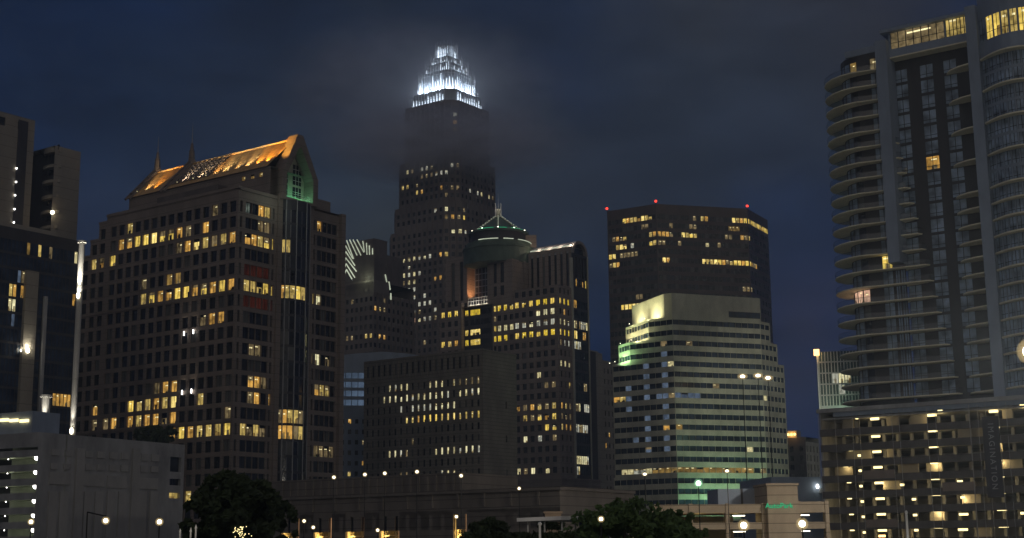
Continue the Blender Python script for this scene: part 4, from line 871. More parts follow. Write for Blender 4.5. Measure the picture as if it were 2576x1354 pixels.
# partitions seen behind the glass
random.seed(5)
for i in range(26):
    z = random.choice([q for q in fz if q > 3]); a = random.uniform(a0 + 3, a1 - 4); m = MB(); Pd.box(a, a + random.uniform(1.2, 4), 2.5, 2.8, z - pitch + .4, z - .01, 'beige', mb=m); m.build('partition', Pd.root)
for x0, y0, x1, y1 in ((455, 655, 742, 815), (480, 1100, 775, 1255), (1165, 760, 1470, 925), (60, 215, 215, 1354)):
    (q0, w0), (q1, w1) = pl_(*p1(x0, y0)), pl_(*p1(x1, y1)); m = MB(); Pd.box(min(q0, q1), max(q0, q1), -.35, -.12, min(w0, w1) + (w0 - w1) * (.0 if x0 > 100 else 0), max(w0, w1) - abs(w0 - w1) * (.55 if x0 > 100 else .0), 'pinkpanel' if x0 > 100 else 'screen', mb=m)
    if x0 > 100: m.build('facade_panel', Pd.root)
for x, y in ((785, 290), (1030, 200), (1110, 240), (1410, 200), (1500, 360), (1680, 240), (215, 400), (370, 400), (450, 660), (745, 700), (1440, 560), (60, 300), (1560, 200), (1770, 500)):
    a = pl_(*p1(x, y))[0]; m = MB(); m.bar(Pd.P(a, -.45, 1), Pd.P(a, -.45, zt - .3), .055, 'steel', 4); m.build('facade_mast', Pd.root)
def plamp(x, y, w_, pw, b=1.2, k='bulb_y', light=True):
    pw *= 2.7
    a, z = pl_(*p1(x, y), b); m = MB(); m.prism([Pd.P(a - w_, b - .25), Pd.P(a + w_, b - .25), Pd.P(a + w_, b + .25), Pd.P(a - w_, b + .25)], z - .22, z + .2, k); m.build('ceiling_lamp', Pd.root)
    if light: lamp(Pd.P(a, b + .6, z - .45), pw, (1, .74, .32), .3, parent=Pd.root)
for i, y in enumerate((283, 440, 578, 718, 858, 1000, 1140, 1285)): plamp(558 + i * 10, y, .82, 55)
for i, y in enumerate((250, 390, 533, 677, 820, 963, 1110, 1257)): plamp(1072 + i * 8, y, .82, 55)
for i, y in enumerate((207, 352, 498, 647, 795, 942, 1090, 1242)): plamp(1146 + i * 10, y, .38, 20, light=i % 2 == 0)
for i, y in enumerate((215, 358, 505, 652, 800, 945, 1097, 1248)): plamp((1628, 1655, 1668, 1683, 1697, 1708, 1702, 1718)[i], y, .82 if i in (0, 6, 7) else .45, 40)
for i, y in enumerate((222, 422, 562, 706, 850, 995, 1137, 1280)): plamp((288, 297, 340, 296, 328, 333, 350, 356)[i], y, .36, 26, light=i % 2 == 1)
for x, y in ((398, 275), (420, 612), (428, 748), (436, 887), (447, 1025), (457, 1163), (466, 1303)): plamp(x, y, .22, 6, light=False)
for i, y in enumerate((160, 310, 460, 610, 760, 915, 1060, 1130)): plamp(1885 + i, y, .4, 30, light=i % 2 == 0)
for x, y in ((805, 875), (912, 1005), (922, 1147), (932, 1283)): plamp(x, y, .32, 16)
for x, y, r in ((1325, 845, .45), (1350, 988, .35), (1358, 1140, .8), (1352, 1278, .85)): plamp(x, y, r, 45)
plamp(625, 1335, .6, 30, k='bulb_o')
def text(s_, P, d, up, n, size, mat, name, parent, ext=.03, align='CENTER', rot=0, space=1.0):
    cu = bpy.data.curves.new(name, 'FONT'); cu.body = s_; cu.size = size; cu.extrude = ext; cu.align_x = align; cu.align_y = 'CENTER'; cu.space_character = space
    o = bpy.data.objects.new(name, cu); COL.objects.link(o); bpy.context.view_layer.update()
    me = bpy.data.meshes.new_from_object(o.evaluated_get(bpy.context.evaluated_depsgraph_get())); bpy.data.objects.remove(o)
    o = bpy.data.objects.new(name, me); COL.objects.link(o); me.materials.clear(); me.materials.append(M[mat])
    mt = Matrix((d, up, n)).transposed().to_4x4(); mt.translation = Vector(P)
    if parent: mt.translation = Vector(P) - ABS[parent.name]; o.parent = parent
    o.matrix_local = mt; return o
(qa, qz0), (qb, qz1) = pl_(*p1(1597, 290), -.9), pl_(*p1(1640, 950), -.9)
m = MB(); Pd.box((qa + qb) / 2 - 1.5, (qa + qb) / 2 + 1.5, -.85, -.5, qz1 - .8, qz0 + .6, 'darkwall', mb=m); sb_ = m.build('sign_board', Pd.root)
M['letter'] = surf("grey_letter", (.36, .36, .38), .5, .1)
text('IMAGINATION', Pd.P((qa + qb) / 2, -.92, (qz0 + qz1) / 2), Vector((0, 0, -1)), -Pd.u, -Pd.v, 1.5, 'letter', 'lettering', sb_, space=1.32)
Pd.done()
def frosted(name, col, s, w):  # see-through glowing shell that paints the halo round a lamp
    m, t, o = newmat(name); tb = t.nodes.new('ShaderNodeBsdfTransparent'); e = t.nodes.new('ShaderNodeEmission'); e.inputs[0].default_value = (*col, 1); e.inputs[1].default_value = s
    lw = t.nodes.new('ShaderNodeLayerWeight'); lw.inputs[0].default_value = .5; mr = t.nodes.new('ShaderNodeMapRange'); mr.inputs[1].default_value = 0; mr.inputs[2].default_value = 1; mr.inputs[3].default_value = w; mr.inputs[4].default_value = .02
    mx = t.nodes.new('ShaderNodeMixShader'); t.links.new(lw.outputs['Facing'], mr.inputs[0]); t.links.new(mr.outputs[0], mx.inputs[0]); t.links.new(tb.outputs[0], mx.inputs[1]); t.links.new(e.outputs[0], mx.inputs[2]); t.links.new(mx.outputs[0], o.inputs[0])
    m.cycles.emission_sampling = 'NONE'; M[name] = m
frosted('frosted', (1, .74, .34), .8, .34); frosted('frosted_g', (.45, 1, .55), .8, .4)
M['arcade'] = surf('arcade_stone', (.17, .15, .135), .85, .25, .25, joints=1.3)
M['strip'] = glow('strip_gold', (1, .58, .15), 1.3, .4, .5); M['strip2'] = glow('strip_rose', (.5, .27, .13), .5, .4, .5)
M['panel'] = surf('relief_concrete', (.37, .36, .35), .85, .15, .3); M['white2'] = surf('pale_stone', (.50, .48, .44), .7, .1, .4)
M['deckpink'] = surf('deck_interior_warm', (.42, .34, .24), .8, .2, .3)
# ================= left edge: two plain towers, the glass building with light pylons
S1 = Bld('plain_beige_tower', 'plain beige slab tower at the left edge, a column of tiny lights up it', 'apartment tower', -90, 255, 380)
bR = S1.Rt(88, 313)[0]
S1.fR(0, bR, 0, S1.zt, [(S1.Rt(x0, 500)[0], S1.Rt(x1, 500)[0], 1) for x0, x1 in ((-20, 2), (34, 58))], [(S1.zt - 4, S1.zt - 1.5)] + [] , 'beige', rec=.4)
x0, x1 = S1.Rt(35, 500)[0], S1.Rt(60, 500)[0]; S1.box(-.12, -.01, x0, x1, 40, S1.zt - 1, 'darkwall'); S1.rest(0, 30, 0, bR, 0, S1.zt, 'beige')
S1.fL(0, 20, 0, S1.zt, [], [], 'beige')
for x, y in ((67, 530), (65, 635), (61, 738), (59, 845), (56, 948)):
    x_, y_ = c1(x * 1.9, y); b, z = S1.Rt(x_, y_, -.3); m = MB(); m.ball(S1.P(-.35, b, z), .26, 'bulb_w'); m.build('wall_lamp', S1.root)
S1.done()
S2 = Bld('plain_end_wall_tower', 'beige tower with blank end wall, rounded balconies and one orange lamp, beside the leftmost tower', 'apartment tower', 139, 366, 400)
b2 = S2.Rt(203, 391)[0]; a2 = S2.L(84, 380)[0]
S2.fR(0, b2, 0, S2.zt, [], [], 'beige'); S2.rest(0, 26, 0, b2, 0, S2.zt, 'beige')
zt2 = S2.L(110, 378)[1]
S2.fL(0, a2 + 6, 0, zt2, [(.5, 2.2, 1), (3, 6, 1)], floors(20, zt2, 4.6, 1, 3.3), 'darkwall', rec=.6, b=2.0, mull=1)
S2.rest(.0, a2 + 6, 2.0, b2 - .1, 0, zt2, 'darkwall')
for i in range(9):
    z = zt2 - 1.2 - 4.6 * i; cb = S2.P(3.4, 2.2); m = MB(); m.prism([cb + S2.u * (3.9 * math.cos(t)) - S2.v * (2.2 * math.sin(t)) for t in [math.pi * j / 10 for j in range(11)]], z, z + (.9 if i else 1.6), 'beige'); m.build('balcony', S2.root)
S2.box(-.1, .5, b2 * .12, b2 * .17, zt2 + 1, S2.zt - 1, 'dark')
b, z = S2.Rt(*c1(402, 870), -.7); glowball(S2.root, S2.P(-.9, b, z), .6, 420, (1, .62, .25), name='wall_lamp')
S2.done()
C = Bld('blue_glass_hotel', 'dark blue glass building at the left edge with stone pilasters lit from below', 'office building', -120, 560, 320)
C.light_rows(c2, [(75, 345, 120, 350, 'y2'), (75, 400, 115, 405, 'wt'), (150, 355, 185, 360, 'y2'), (120, 185, 160, 190, 'b'), (555, 385, 585, 390, 'y2'), (405, 1190, 550, 1205, 'y2'), (540, 1040, 560, 1042, 'wt'), (70, 505, 110, 508, 'b'), (165, 240, 185, 245, 'pw')])
C.light_rows(c1, [(370, 1130, 410, 1140, 'y2'), (290, 1110, 320, 1120, 'y2'), (200, 1165, 240, 1175, 'br'), (570, 1190, 595, 1195, 'pw')])
bC = C.Rt(205, 640)[0]; zC = C.Rt(153, 597)[1]; zC0 = C.Rt(60, 590)[1]
C.fR(0, bC, 0, zC, [(q, q2, 0) for q, q2 in even(0, bC, 34, .9)], floors(6, zC, 3.6, .35, 3.3), 'darkwall', rec=.08, glass='glass_blue')
C.fL(0, 20, 0, zC, [], [], 'glass_blue'); C.rest(0, 18, 0, bC, 0, zC, 'slate')
# beige upper wing behind the glass
bw = C.Rt(153, 640)[0]; C.box(2, 12, 0, bw, zC, zC + 1.6, 'beige')
def pilaster(xa, xb, ya, yb, off, mat, name='pilaster'):
    b0, z1 = C.Rt(xa, ya, -off); b1, _ = C.Rt(xb, ya, -off); _, z0 = C.Rt(xa, yb, -off); m = MB(); C.box(-off, -.05, b0, b1, max(0, z0), z1, mat, mb=m); m.build(name, C.root); return b0, b1, z0, z1
p_ = [C.Rt(*c2(x, y), -.9) for x, y in ((215, 100), (300, 100))]
def col_(x0, x1, ytop, ybot, off, mat, nm): 
    (q0, w0), (q1, w1) = C.Rt(x0, ytop, -off), C.Rt(x1, ytop, -off); zb = C.Rt(x0, ybot, -off)[1]; m = MB(); C.box(-off, -.04, q0, q1, max(0, zb), w0, mat, mb=m); m.build(nm, C.root); return (q0 + q1) / 2
q1_ = col_(68, 99, 680, 1060, 1.0, 'beige', 'pilaster'); q2_ = col_(113, 121, 745, 1060, .7, 'concrete', 'pilaster')
def uplight(x, y, off, pw, k='bulb', r=.3, aimz=7, size=70):
    b, z = C.Rt(x, y, -off - .35); glowball(C.root, C.P(-off - .35, b, z), r, pw, (1, .93, .75), k, 'uplight', C.P(-off + .1, b, z + aimz), size, 1.3)
    lamp(C.P(-off - .6, b, z + r * 2), pw * .05, (1, .93, .75), .1, parent=C.root)
uplight(70, 882, 1.0, 3200, r=.5); uplight(53, 882, .1, 900, r=.25)
C.done()
def lightcolumn(xa, xb, ytop, ylamp, Y, label, zt_lamp, power):
    p = at((xa + xb) / 2, ytop, Y); r = abs(at(xb, ytop, Y).x - at(xa, ytop, Y).x) / 2; e = empty('light_column', label, 'light column', (p.x, p.y, 0), 'light columns by the blue glass building')
    m = MB(); n = 7
    for i in range(n): m.prism([(p.x + r * math.cos(t), p.y + r * math.sin(t)) for t in [2 * math.pi * j / 12 for j in range(12)]], p.z * i / n + .05, p.z * (i + 1) / n - .05, 'white2')
    m.bar((p.x, p.y, 0), (p.x, p.y, p.z), r * .9, 'concrete', 10); m.build('shaft', e)
    m = MB(); m.prism([(p.x + r * 1.5 * math.cos(t), p.y + r * 1.5 * math.sin(t)) for t in [2 * math.pi * j / 12 for j in range(12)]], p.z, p.z + .5, 'white2'); m.build('cap', e)
    for yl, pw in ylamp:
        z = at((xa + xb) / 2, yl, Y).z; m = MB(); m.ball((p.x, p.y - r - .3, z), .42, 'bulb', 1.7); m.build('uplight', e)
        lamp((p.x + .1, p.y - r - 1.1, z), pw, (1, .95, .82), .1, 'SPOT', (p.x, p.y, z + 16), 40, parent=e); lamp((p.x, p.y - r - .6, z + .5), pw * .05, (1, .95, .82), .1, parent=e)
    return e
M['white2'] = surf("pale_stone", (.50, .48, .44), .7, .1, .4)
lightcolumn(199, 214, 612, ((745, 22000), (1085, 5000)), 312, 'tall pale round column with a cap, lit halfway up, right of the blue glass building', 0, 0)
lightcolumn(106, 127, 1000, ((1072, 4500),), 300, 'short stout pale column, lit at its foot, standing above the parking deck', 0, 0)

# ================= left parking deck with the panelled wall
D = Bld('left_parking_deck', 'grey panelled parking building at lower left, its open decks edged with bright white lamps', 'parking garage', 98, 1087, 270, phi=-62)
bD = D.Rt(465, 1121)[0]; zD = D.zt
win = [(D.Rt(427, 1200)[0], D.Rt(455, 1200)[0], 1)]
D.light_rows(lambda x, y: (x * .3716 / 1.59, (1650 + .3716 * y) / 1.59), [(1805, 895, 1850, 895, 'y2'), (1860, 890, 1940, 900, 'br')])
yy = lambda y: D.Rt(440, (1650 + .3716 * y) / 1.59)[1]
D.fR(0, bD, 0, zD, win, [(yy(955 + 60), yy(955 + 30))] if False else sorted([(yy(925), yy(865)), (yy(785), yy(715)), (yy(640), yy(480))]), 'concrete', rec=.8, glass='glass', half=1.2)
D.rest(0, 40, 0, bD, 0, zD, 'concrete')
m = MB()   # relief panels and pilasters on the wall
f5 = lambda x, y: D.Rt(x * .3716 / 1.59, (1650 + .3716 * y) / 1.59)
for x0, x1, y0, y1 in [(x, x + 75, 395 + (x - 550) * .05, 465 + (x - 550) * .06) for x in (550, 695, 915, 1045, 1175, 1300, 1510, 1625)] + [(x, x + 72, 545 + (x - 550) * .03, 615 + (x - 550) * .03) for x in (540, 680, 910, 1040, 1170, 1295, 1505, 1620)]:
    (q0, w0), (q1, w1) = f5(x0, y0), f5(x1, y1); D.box(-.3, -.005, q0, q1, min(w0, w1), max(w0, w1), 'panel', mb=m)
for x0, x1, y0, y1 in ((530, 745, 640, 780), (890, 1110, 660, 800), (1150, 1350, 680, 820), (1490, 1690, 700, 830)):
    (q0, w0), (q1, w1) = f5(x0, y0), f5(x1, y1); D.box(-.25, -.006, q0, q1, min(w0, w1), max(w0, w1), 'panel', mb=m)
for x in (815, 1420): 
    (q0, w0), (q1, w1) = f5(x, 385), f5(x + 40, 1400); D.box(-.5, -.004, q0, q1, 0, w0, 'panel', mb=m)
for x in (520, 640, 900, 1020, 1150, 1270, 1490, 1610):
    (q0, w0), (q1, w1) = f5(x, 850), f5(x + 60, 1400); D.box(-.3, -.004, q0, q1, 0, w0, 'panel', mb=m)

m.build('relief_panel', D.root)
aD = D.L(-40, 1150)[0]
f6 = lambda y, x: D.L(x * .3716 / 1.59, (1650 + .3716 * y) / 1.59)[1]
lamps5 = [(388, 485), (378, 640), (367, 795), (357, 950), (345, 1105), (330, 1262)]
zl = [D.L(x * .3716 / 1.59, (1650 + .3716 * y) / 1.59)[1] for x, y in lamps5]; pt = (zl[0] - zl[-1]) / 5
M['deck'] = surf('deck_interior', (.42, .44, .36), .8, .2, .3)
fl_ = MB()   # decks project in front of the core: slab, solid parapet, back wall behind
D.box(0, aD, 7, 7.4, 0, zD, 'deck', mb=fl_); fl_.build('back_wall', D.root)
for i in range(0, 7):
    zc_ = zl[0] - pt * i
    m = MB(); D.box(.02, aD, .3, 7, max(.02, zc_ + .35), zc_ + .65, 'deck', mb=m); D.box(.02, aD, .0, .3, max(.02, zc_ + .2), zc_ + 1.5, 'concrete', mb=m)
    m.build('deck', D.root)
    for k, a in enumerate((.9, 8.5, 17)):
        p = D.P(a, .7, zc_); 
        if zc_ < .5: continue
        m = MB(); m.ball(p, .5 if k == 0 else .12, 'bulb_w'); m.build('deck_lamp', D.root)
        lamp(D.P(a + .9, 2.4, zc_ - .1), 60 if k == 0 else 30, (.95, 1, .72), .2, parent=D.root)
m = MB(); D.box(.03, aD, -.02, .3, zl[0] + pt * .75, zD, 'concrete', mb=m); D.box(4, aD + 14, 2, 9, zD, zD + 4.4, 'slate', mb=m); m.build('roof_slab', D.root)

for x, y in ((12, 1057), (36, 1058), (62, 1059)):
    a, z = D.L(x, y, 1.9); m = MB(); D.box(a - 1.1, a + 1.1, 1.6, 1.95, z - .28, z + .28, 'bulb_y', mb=m); m.build('strip_lamp', D.root)
D.done()
def leaves(m, c, r, n, k, sq=1.0, size=.35):
    for _ in range(n):
        t = random.uniform(0, 2 * math.pi); u_ = random.uniform(-1, 1); rr = r * random.uniform(.35, 1) ** .5; q = math.sqrt(1 - u_ * u_)
        p = Vector((c[0] + rr * q * math.cos(t), c[1] + rr * q * math.sin(t), c[2] + rr * u_ * sq)); s_ = size * random.uniform(.6, 1.4)
        a = Vector((random.gauss(0, 1), random.gauss(0, 1), random.gauss(0, 1))).normalized() * s_; b = a.orthogonal().normalized() * s_ * .6
        m.quad([p - a, p + b, p + a, p - b], k)
M['leaf'] = surf('dark_foliage', (.045, .065, .025), .8, .5, .5); M['leaf2'] = surf('green_foliage', (.12, .19, .06), .8, .4, .4); M['bark'] = surf('bark', (.09, .07, .05), .9, .3, 1)
def tree(px, ptop, Y, wpx, label, k='leaf', seed=1, group=None, n=26, dens=260, size=.3, low=.28):
    random.seed(seed); top = at(px, ptop, Y); h = top.z; x = top.x; rw = wpx / FOC * Y * .5
    e = empty('tree', label, 'tree', (x, Y, 0), group); m = MB(); rt = max(.12, h * .022)
    m.bar((x, Y, 0), (x, Y, h * .35), rt * 1.3, 'bark', 8, rt); tips = []
    for i in range(7):
        t = i * 2.4; b = Vector((x, Y, h * (.22 + .03 * i))); tip = Vector((x + math.cos(t) * rw * .6, Y + math.sin(t) * rw * .6, h * random.uniform(.5, .8))); m.bar(b, tip, rt * .55, 'bark', 5, rt * .15)
    m.bar((x, Y, h * .35), (x, Y, h * .85), rt, 'bark', 6, rt * .2); m.build('trunk', e)
    m = MB(); hc = h * (1 - low) / 2; cz = h * low + hc
    for i in range(n):
        u_ = random.uniform(-1, 1); t = random.uniform(0, 2 * math.pi); q = math.sqrt(max(0, 1 - u_ * u_)); f = random.uniform(.55, .86)
        r = min(rw, hc) * random.uniform(.16, .33)
        c = (x + q * math.cos(t) * (rw - r * .6) * f / .86, Y + q * math.sin(t) * rw * .8 * f, cz + u_ * (hc - r * .7) * f / .8)
        if c[2] + r * .8 > h: c = (c[0], c[1], h - r * .8)
        leaves(m, c, r, dens, k, .8, size)
    leaves(m, (x, Y, h - rw * .28), rw * .3, dens, k, .8, size)
    for i in range(n * 2):
        u_ = random.uniform(-.9, 1); t = random.uniform(0, 2 * math.pi); q = math.sqrt(max(0, 1 - u_ * u_)); leaves(m, (x + q * math.cos(t) * rw * .98, Y + q * math.sin(t) * rw * .8, cz + u_ * hc * .97), rw * random.uniform(.06, .13), 26, k, .9, size)
    m.build('crown', e); return e

# ================= low stone building with lit arches
L_ = Bld('low_arcade_building', 'low stone building along the bottom with tall openings lit gold at their sides', 'building', 1318, 1236, 205, phi=-57)
f7 = lambda x, y: ((1000 + x * .3494) / 1.59, (1900 + y * .3494) / 1.59)
aL = L_.L(640, 1243)[0]; zL = L_.zt
ops = []
for x0, x1 in ((360, 565), (725, 935), (1095, 1315), (1480, 1710), (2325, 2480)):
    ops.append(tuple(sorted((L_.L(*f7(x0, 560))[0], L_.L(*f7(x1, 560))[0]))))
zo = L_.L(*f7(1600, 425))[1]
L_.light_rows(f7, [(2080, 270, 2140, 270, 'br'), (1900, 265, 1950, 268, 'd')])
wcols = even(-4, aL, 26, .3)
L_.fL(-6, aL, zo, zL, wcols, [(zL - 5.2, zL - 3.0)], 'arcade', rec=.4, mull=0, half=2)
prev_ = -6
for s0_, s1_ in sorted(ops):
    L_.fL(prev_, s0_, 0, zo, [], [], 'arcade'); prev_ = s1_
    L_.wall.quad([L_.P(s0_, 2.4, 0), L_.P(s1_, 2.4, 0), L_.P(s1_, 2.4, zo), L_.P(s0_, 2.4, zo)], 'arcade')
    for q in (s0_, s1_): L_.wall.quad([L_.P(q, 0, 0), L_.P(q, 2.4, 0), L_.P(q, 2.4, zo), L_.P(q, 0, zo)], 'beige')
    L_.wall.quad([L_.P(s0_, 0, zo), L_.P(s1_, 0, zo), L_.P(s1_, 2.4, zo), L_.P(s0_, 2.4, zo)], 'arcade')
    m = MB()
    for z in (zo - 1.7, zo - 3.6): L_.box(s0_ + .02, s1_ - .02, 1.4, 1.6, z, z + .16, 'steel', mb=m)
    L_.box((s0_ + s1_) / 2 - .1, (s0_ + s1_) / 2 + .1, 1.62, 1.8, 0, zo - .1, 'steel', mb=m); m.build('screen_frame', L_.root)
    for q, pw in ((s1_ - .35, 1.0), (s0_ + .35, .45)):
        lamp(L_.P(q, .9, .9 + (zo - 7 if zo > 8 else 0)), 12000 * pw, (1, .62, .15), .06, 'SPOT', L_.P(q + (.22 if q > (s0_ + s1_) / 2 else -.22), 1.5, zo), 34, parent=L_.root)
        m = MB(); m.bar(L_.P(q, .35, .3), L_.P(q, .35, zo - .35), .26 if pw == 1 else .12, 'strip' if pw == 1 else 'strip2', 6, .09); m.build('light_strip', L_.root)  # glowing bar added to stand for the lit jamb
L_.fL(prev_, aL, 0, zo, [], [], 'arcade'); L_.rest(-6, aL, 0, 22, 0, zL, 'arcade', right=True)
L_.box(-6.3, aL, -.35, 22, zL, zL + .5, 'arcade'); zl2 = L_.L(900, 1216)[1]
L_.box(14, aL, 4, 20, zL + .5, zl2 + 1.2, 'arcade')
for i in range(22): a = 15 + i * (aL - 16) / 22; L_.box(a, a + .5, 3.8, 3.99, zL + .5, zl2 + .9, 'arcade')
for i in range(24): a = -5 + i * (aL + 4) / 24; L_.box(a, a + .35, -.2, -.01, zo + .4, zL, 'arcade') if i % 2 else None
L_.done()

# ================= parking building with green sign
P_ = Bld('auto_parking_building', 'pinkish brick parking building with open decks and a green lit sign on its tower', 'parking garage', 1929, 1223, 185, phi=84)
xt = P_.L(2006, 1223)[0]; zt = P_.zt
m = MB(); P_.box(0, xt, 0, 6, 0, zt, 'pink', mb=m); P_.box(-.15, xt + .15, -.15, 6.1, zt, zt + .35, 'pink', mb=m); m.build('stair_tower', P_.root)
xl = P_.L(1640, 1290, 1)[0]; xr = P_.L(2085, 1290, 1)[0]
f8 = lambda x, y: ((2600 + x * .2976) / 1.59, (1750 + y * .2976) / 1.59)
zz = [P_.L(*f8(800, y), 1)[1] for y in (900, 1020, 1240)]; ztop_, zo1, zo2 = zz; hb = (zo1 - zo2)
for x0, x1 in ((xl, -.02), (xt + .02, xr)):
    zt_ = ztop_ if x0 < 0 else P_.L(2040, 1262, 1)[1]
    P_.box(x0, x1, 1, 1.3, zo1, zt_, 'pink'); P_.box(x0, x1, 1, 1.3, zo2, zo2 + hb * .42, 'pink'); P_.box(x0, x1, 1, 1.3, 0, max(.3, zo2 - hb * .58), 'pink')
    for z in (zo1 + .1, zo2 + .1): P_.box(x0, x1, 1.31, 18, z, z + .35, 'pink')
    P_.box(x0, x1, 17.6, 18, 0, zo1, 'deckpink')
    n = max(1, round((x1 - x0) / 5.5))
    for i in range(n + 1): x = x0 + (x1 - x0 - .5) * i / n; P_.box(x, x + .5, .85, .99, 0, zt_ + .1, 'pink'); P_.box(x, x + .5, 1.31, 1.9, 0, zo1, 'pink')
    for i in range(n):
        for z, pw in ((zo1 - .25, 26), (zo2 - .25, 22)):
            if z < .5: continue
            x = x0 + (x1 - x0) * (i + .5) / n; lamp(P_.P(x, 7, z - .1), pw * 1.3, (1, .8, .28), .2, parent=P_.root)
            if i % 2 == 0 or x0 > 0: m = MB(); P_.box(x - .8, x + .8, 5, 5.2, z - .05, z + .05, 'bulb', mb=m); m.build('ceiling_lamp', P_.root)
bx = [P_.L(*f8(x, 700), 6)[0] for x in (910, 1420, 1560)]; zb0_ = P_.L(*f8(1200, 900), 6)[1]; zb1_ = P_.L(*f8(1200, 690), 6)[1]
P_.box(bx[0], bx[1], 6, 12, ztop_ - 1, zb1_, 'slate'); P_.box(bx[1], bx[2], 6.5, 12, ztop_ - 1, zb1_ - .3, 'darkwall'); P_.box((bx[0] * .4 + bx[1] * .6), (bx[0] * .35 + bx[1] * .65), 5.9, 5.99, ztop_, zb1_, 'darkwall')
ts = P_.L(*f8(1735, 920), -.1)
text('AutoPark', P_.P(ts[0], -.12, ts[1]), P_.u, Vector((0, 0, 1)), -P_.v, .95, 'sign', 'sign_lettering', P_.root)
lamp(P_.P(xl * .5, -14, 8.5), 520, (1, .72, .38), .5, parent=P_.root)
P_.done()
W = Bld('dark_rooftop_block', 'low slate blue block behind the parking building, with a small white lamp', 'building', 1985, 1200, 300, phi=80)
W.box(-4, 13, 0, 20, 0, W.zt, 'slate'); W.box(6.5, 13, -.6, 0, W.zt - 3.4, W.zt - 2.4, 'steel'); p = W.P(6, -.5, W.zt - 2); m = MB(); m.ball(p, .3, 'bulb_w', 1.6); m.build('wall_lamp', W.root); lamp(p - W.v * .6, 20, (.9, 1, .8), .2, parent=W.root); W.done()

# ================= trees, lamps, small things at street level
tree(590, 1192, 92, 235, 'large dark tree rising in front of the gabled tower at lower left', seed=3, n=40, dens=330, size=.26)
tree(680, 1240, 95, 130, 'lower dark tree on the right flank of the large dark tree', seed=4, n=20, dens=260, size=.24)
tree(1570, 1258, 78, 300, 'broad round green tree beside the pinkish parking building', 'leaf2', 5, n=46, dens=360, size=.17, low=.1)
tree(1690, 1285, 80, 190, 'smaller green tree growing into the right side of the broad one', 'leaf2', 6, n=26, dens=300, size=.17, low=.1)
tree(1232, 1300, 90, 120, 'small dark tree in front of the lit arcade, left of the white canopy', seed=7, n=20, dens=220, size=.2)
tree(603, 1322, 70, 42, 'little tree strung with warm fairy lights beneath the large dark tree', seed=8, n=8, dens=90, size=.12)
tree(392, 1072, 345, 110, 'bushy roof garden tree above the panelled wall at left', seed=9, n=18, dens=220, size=.5, low=.86)
random.seed(11); m = MB(); ft = [o for o in scene.objects if o.get('label', '').startswith('little tree strung')][0]
for i in range(40): m.ball(at(603 + random.gauss(0, 9), 1341 + random.uniform(-16, 12), 68.0), .022, 'bulb_y', 1, 6, 4)
m.build('fairy_lights', ft, kind='stuff')
def street_lamp(px, py, Y, label, r=.35, pw=120, c=(1, .88, .62), k='bulb', pole='dark', globe=1.0, group='street lamps', arm=0):
    p = at(px, py, Y); e = empty('street_lamp', label, 'street lamp', (p.x, p.y, 0), group)
    q = Vector((p.x + arm, p.y, p.z + .6 if arm else p.z)); m = MB(); m.bar((q.x, q.y, 0), (q.x, q.y, .5), .22, pole, 8, .16); m.bar((q.x, q.y, .5), (q.x, q.y, q.z), .06, pole, 8, .045)
    if arm: m.bar(q, (p.x, p.y, p.z + r + .1), .05, pole, 6)
    m.build('pole', e); m = MB(); m.ball(p, r * .8, k, globe, 14, 8); m.build('lamp_head', e); m = MB(); m.ball(p, r * 1.45, 'frosted_g' if k == 'bulb_g' else 'frosted', globe, 16, 10); m.build('lamp_globe', e)  # outer shell is an added halo of glow, not lamp glass
    m = MB(); m.bar((p.x, p.y, p.z + r * globe), (p.x, p.y, p.z + r * globe + .18), r * .5, pole, 8, r * .1); m.build('lamp_cap', e)
    lamp(p, pw, c, r * .84 * max(1, globe), parent=e)
for x, y, lab in ((840, 1201, 'leftmost of the five round lamps in a row above the low arcade building'), (918, 1194, 'second from the left of the five round lamps above the low arcade building'), (968, 1191, 'middle one of the five round lamps above the low arcade building'),
                  (1049, 1187, 'highest round lamp above the arcade, fourth of the five in the row'), (1160, 1197, 'rightmost of the five round lamps above the low arcade building')):
    street_lamp(x, y, 170, lab, .2, 140)
street_lamp(266, 1310, 100, 'round yellow white lamp in front of the panelled wall, the left of its two', .2, 90, arm=-1.3); street_lamp(401, 1313, 100, 'round yellow white lamp in front of the panelled wall, the right of its two', .2, 90)
street_lamp(78, 1313, 118, 'lamp low against the open decks at the left edge', .2, 40)
street_lamp(1757, 1216, 150, 'bright green white lamp before the foot of the banded block', .34, 320, (.6, 1, .7), 'bulb_g'); street_lamp(1829, 1185, 175, 'small lamp on a tall dark post before the banded block', .26, 120, globe=.7); street_lamp(1622, 1193, 185, 'small oval lamp left of the green white one, before the banded block', .27, 80, globe=.7)
street_lamp(1871, 1322, 95, 'big glaring round lamp in front of the parking building with the green sign', .28, 160); street_lamp(2018, 1318, 92, 'big glaring lamp at the right foot of the tower with the green sign', .28, 170)
street_lamp(1306, 1229, 190, 'tiny white lamp on the wall corner below the slit-window block', .2, 40)
for x, y, lab in ((765, 1311, 'small orange lamp between the first two lit openings of the arcade'), (788, 1327, 'small warm lamp inside the second lit opening of the arcade'), (950, 1334, 'orange lamp just left of the fourth lit opening of the arcade'), (1148, 1300, 'tiny lamp on a post left of the last lit opening of the arcade')): street_lamp(x, y, 150, lab, .17, 14, (1, .6, .3), 'bulb')
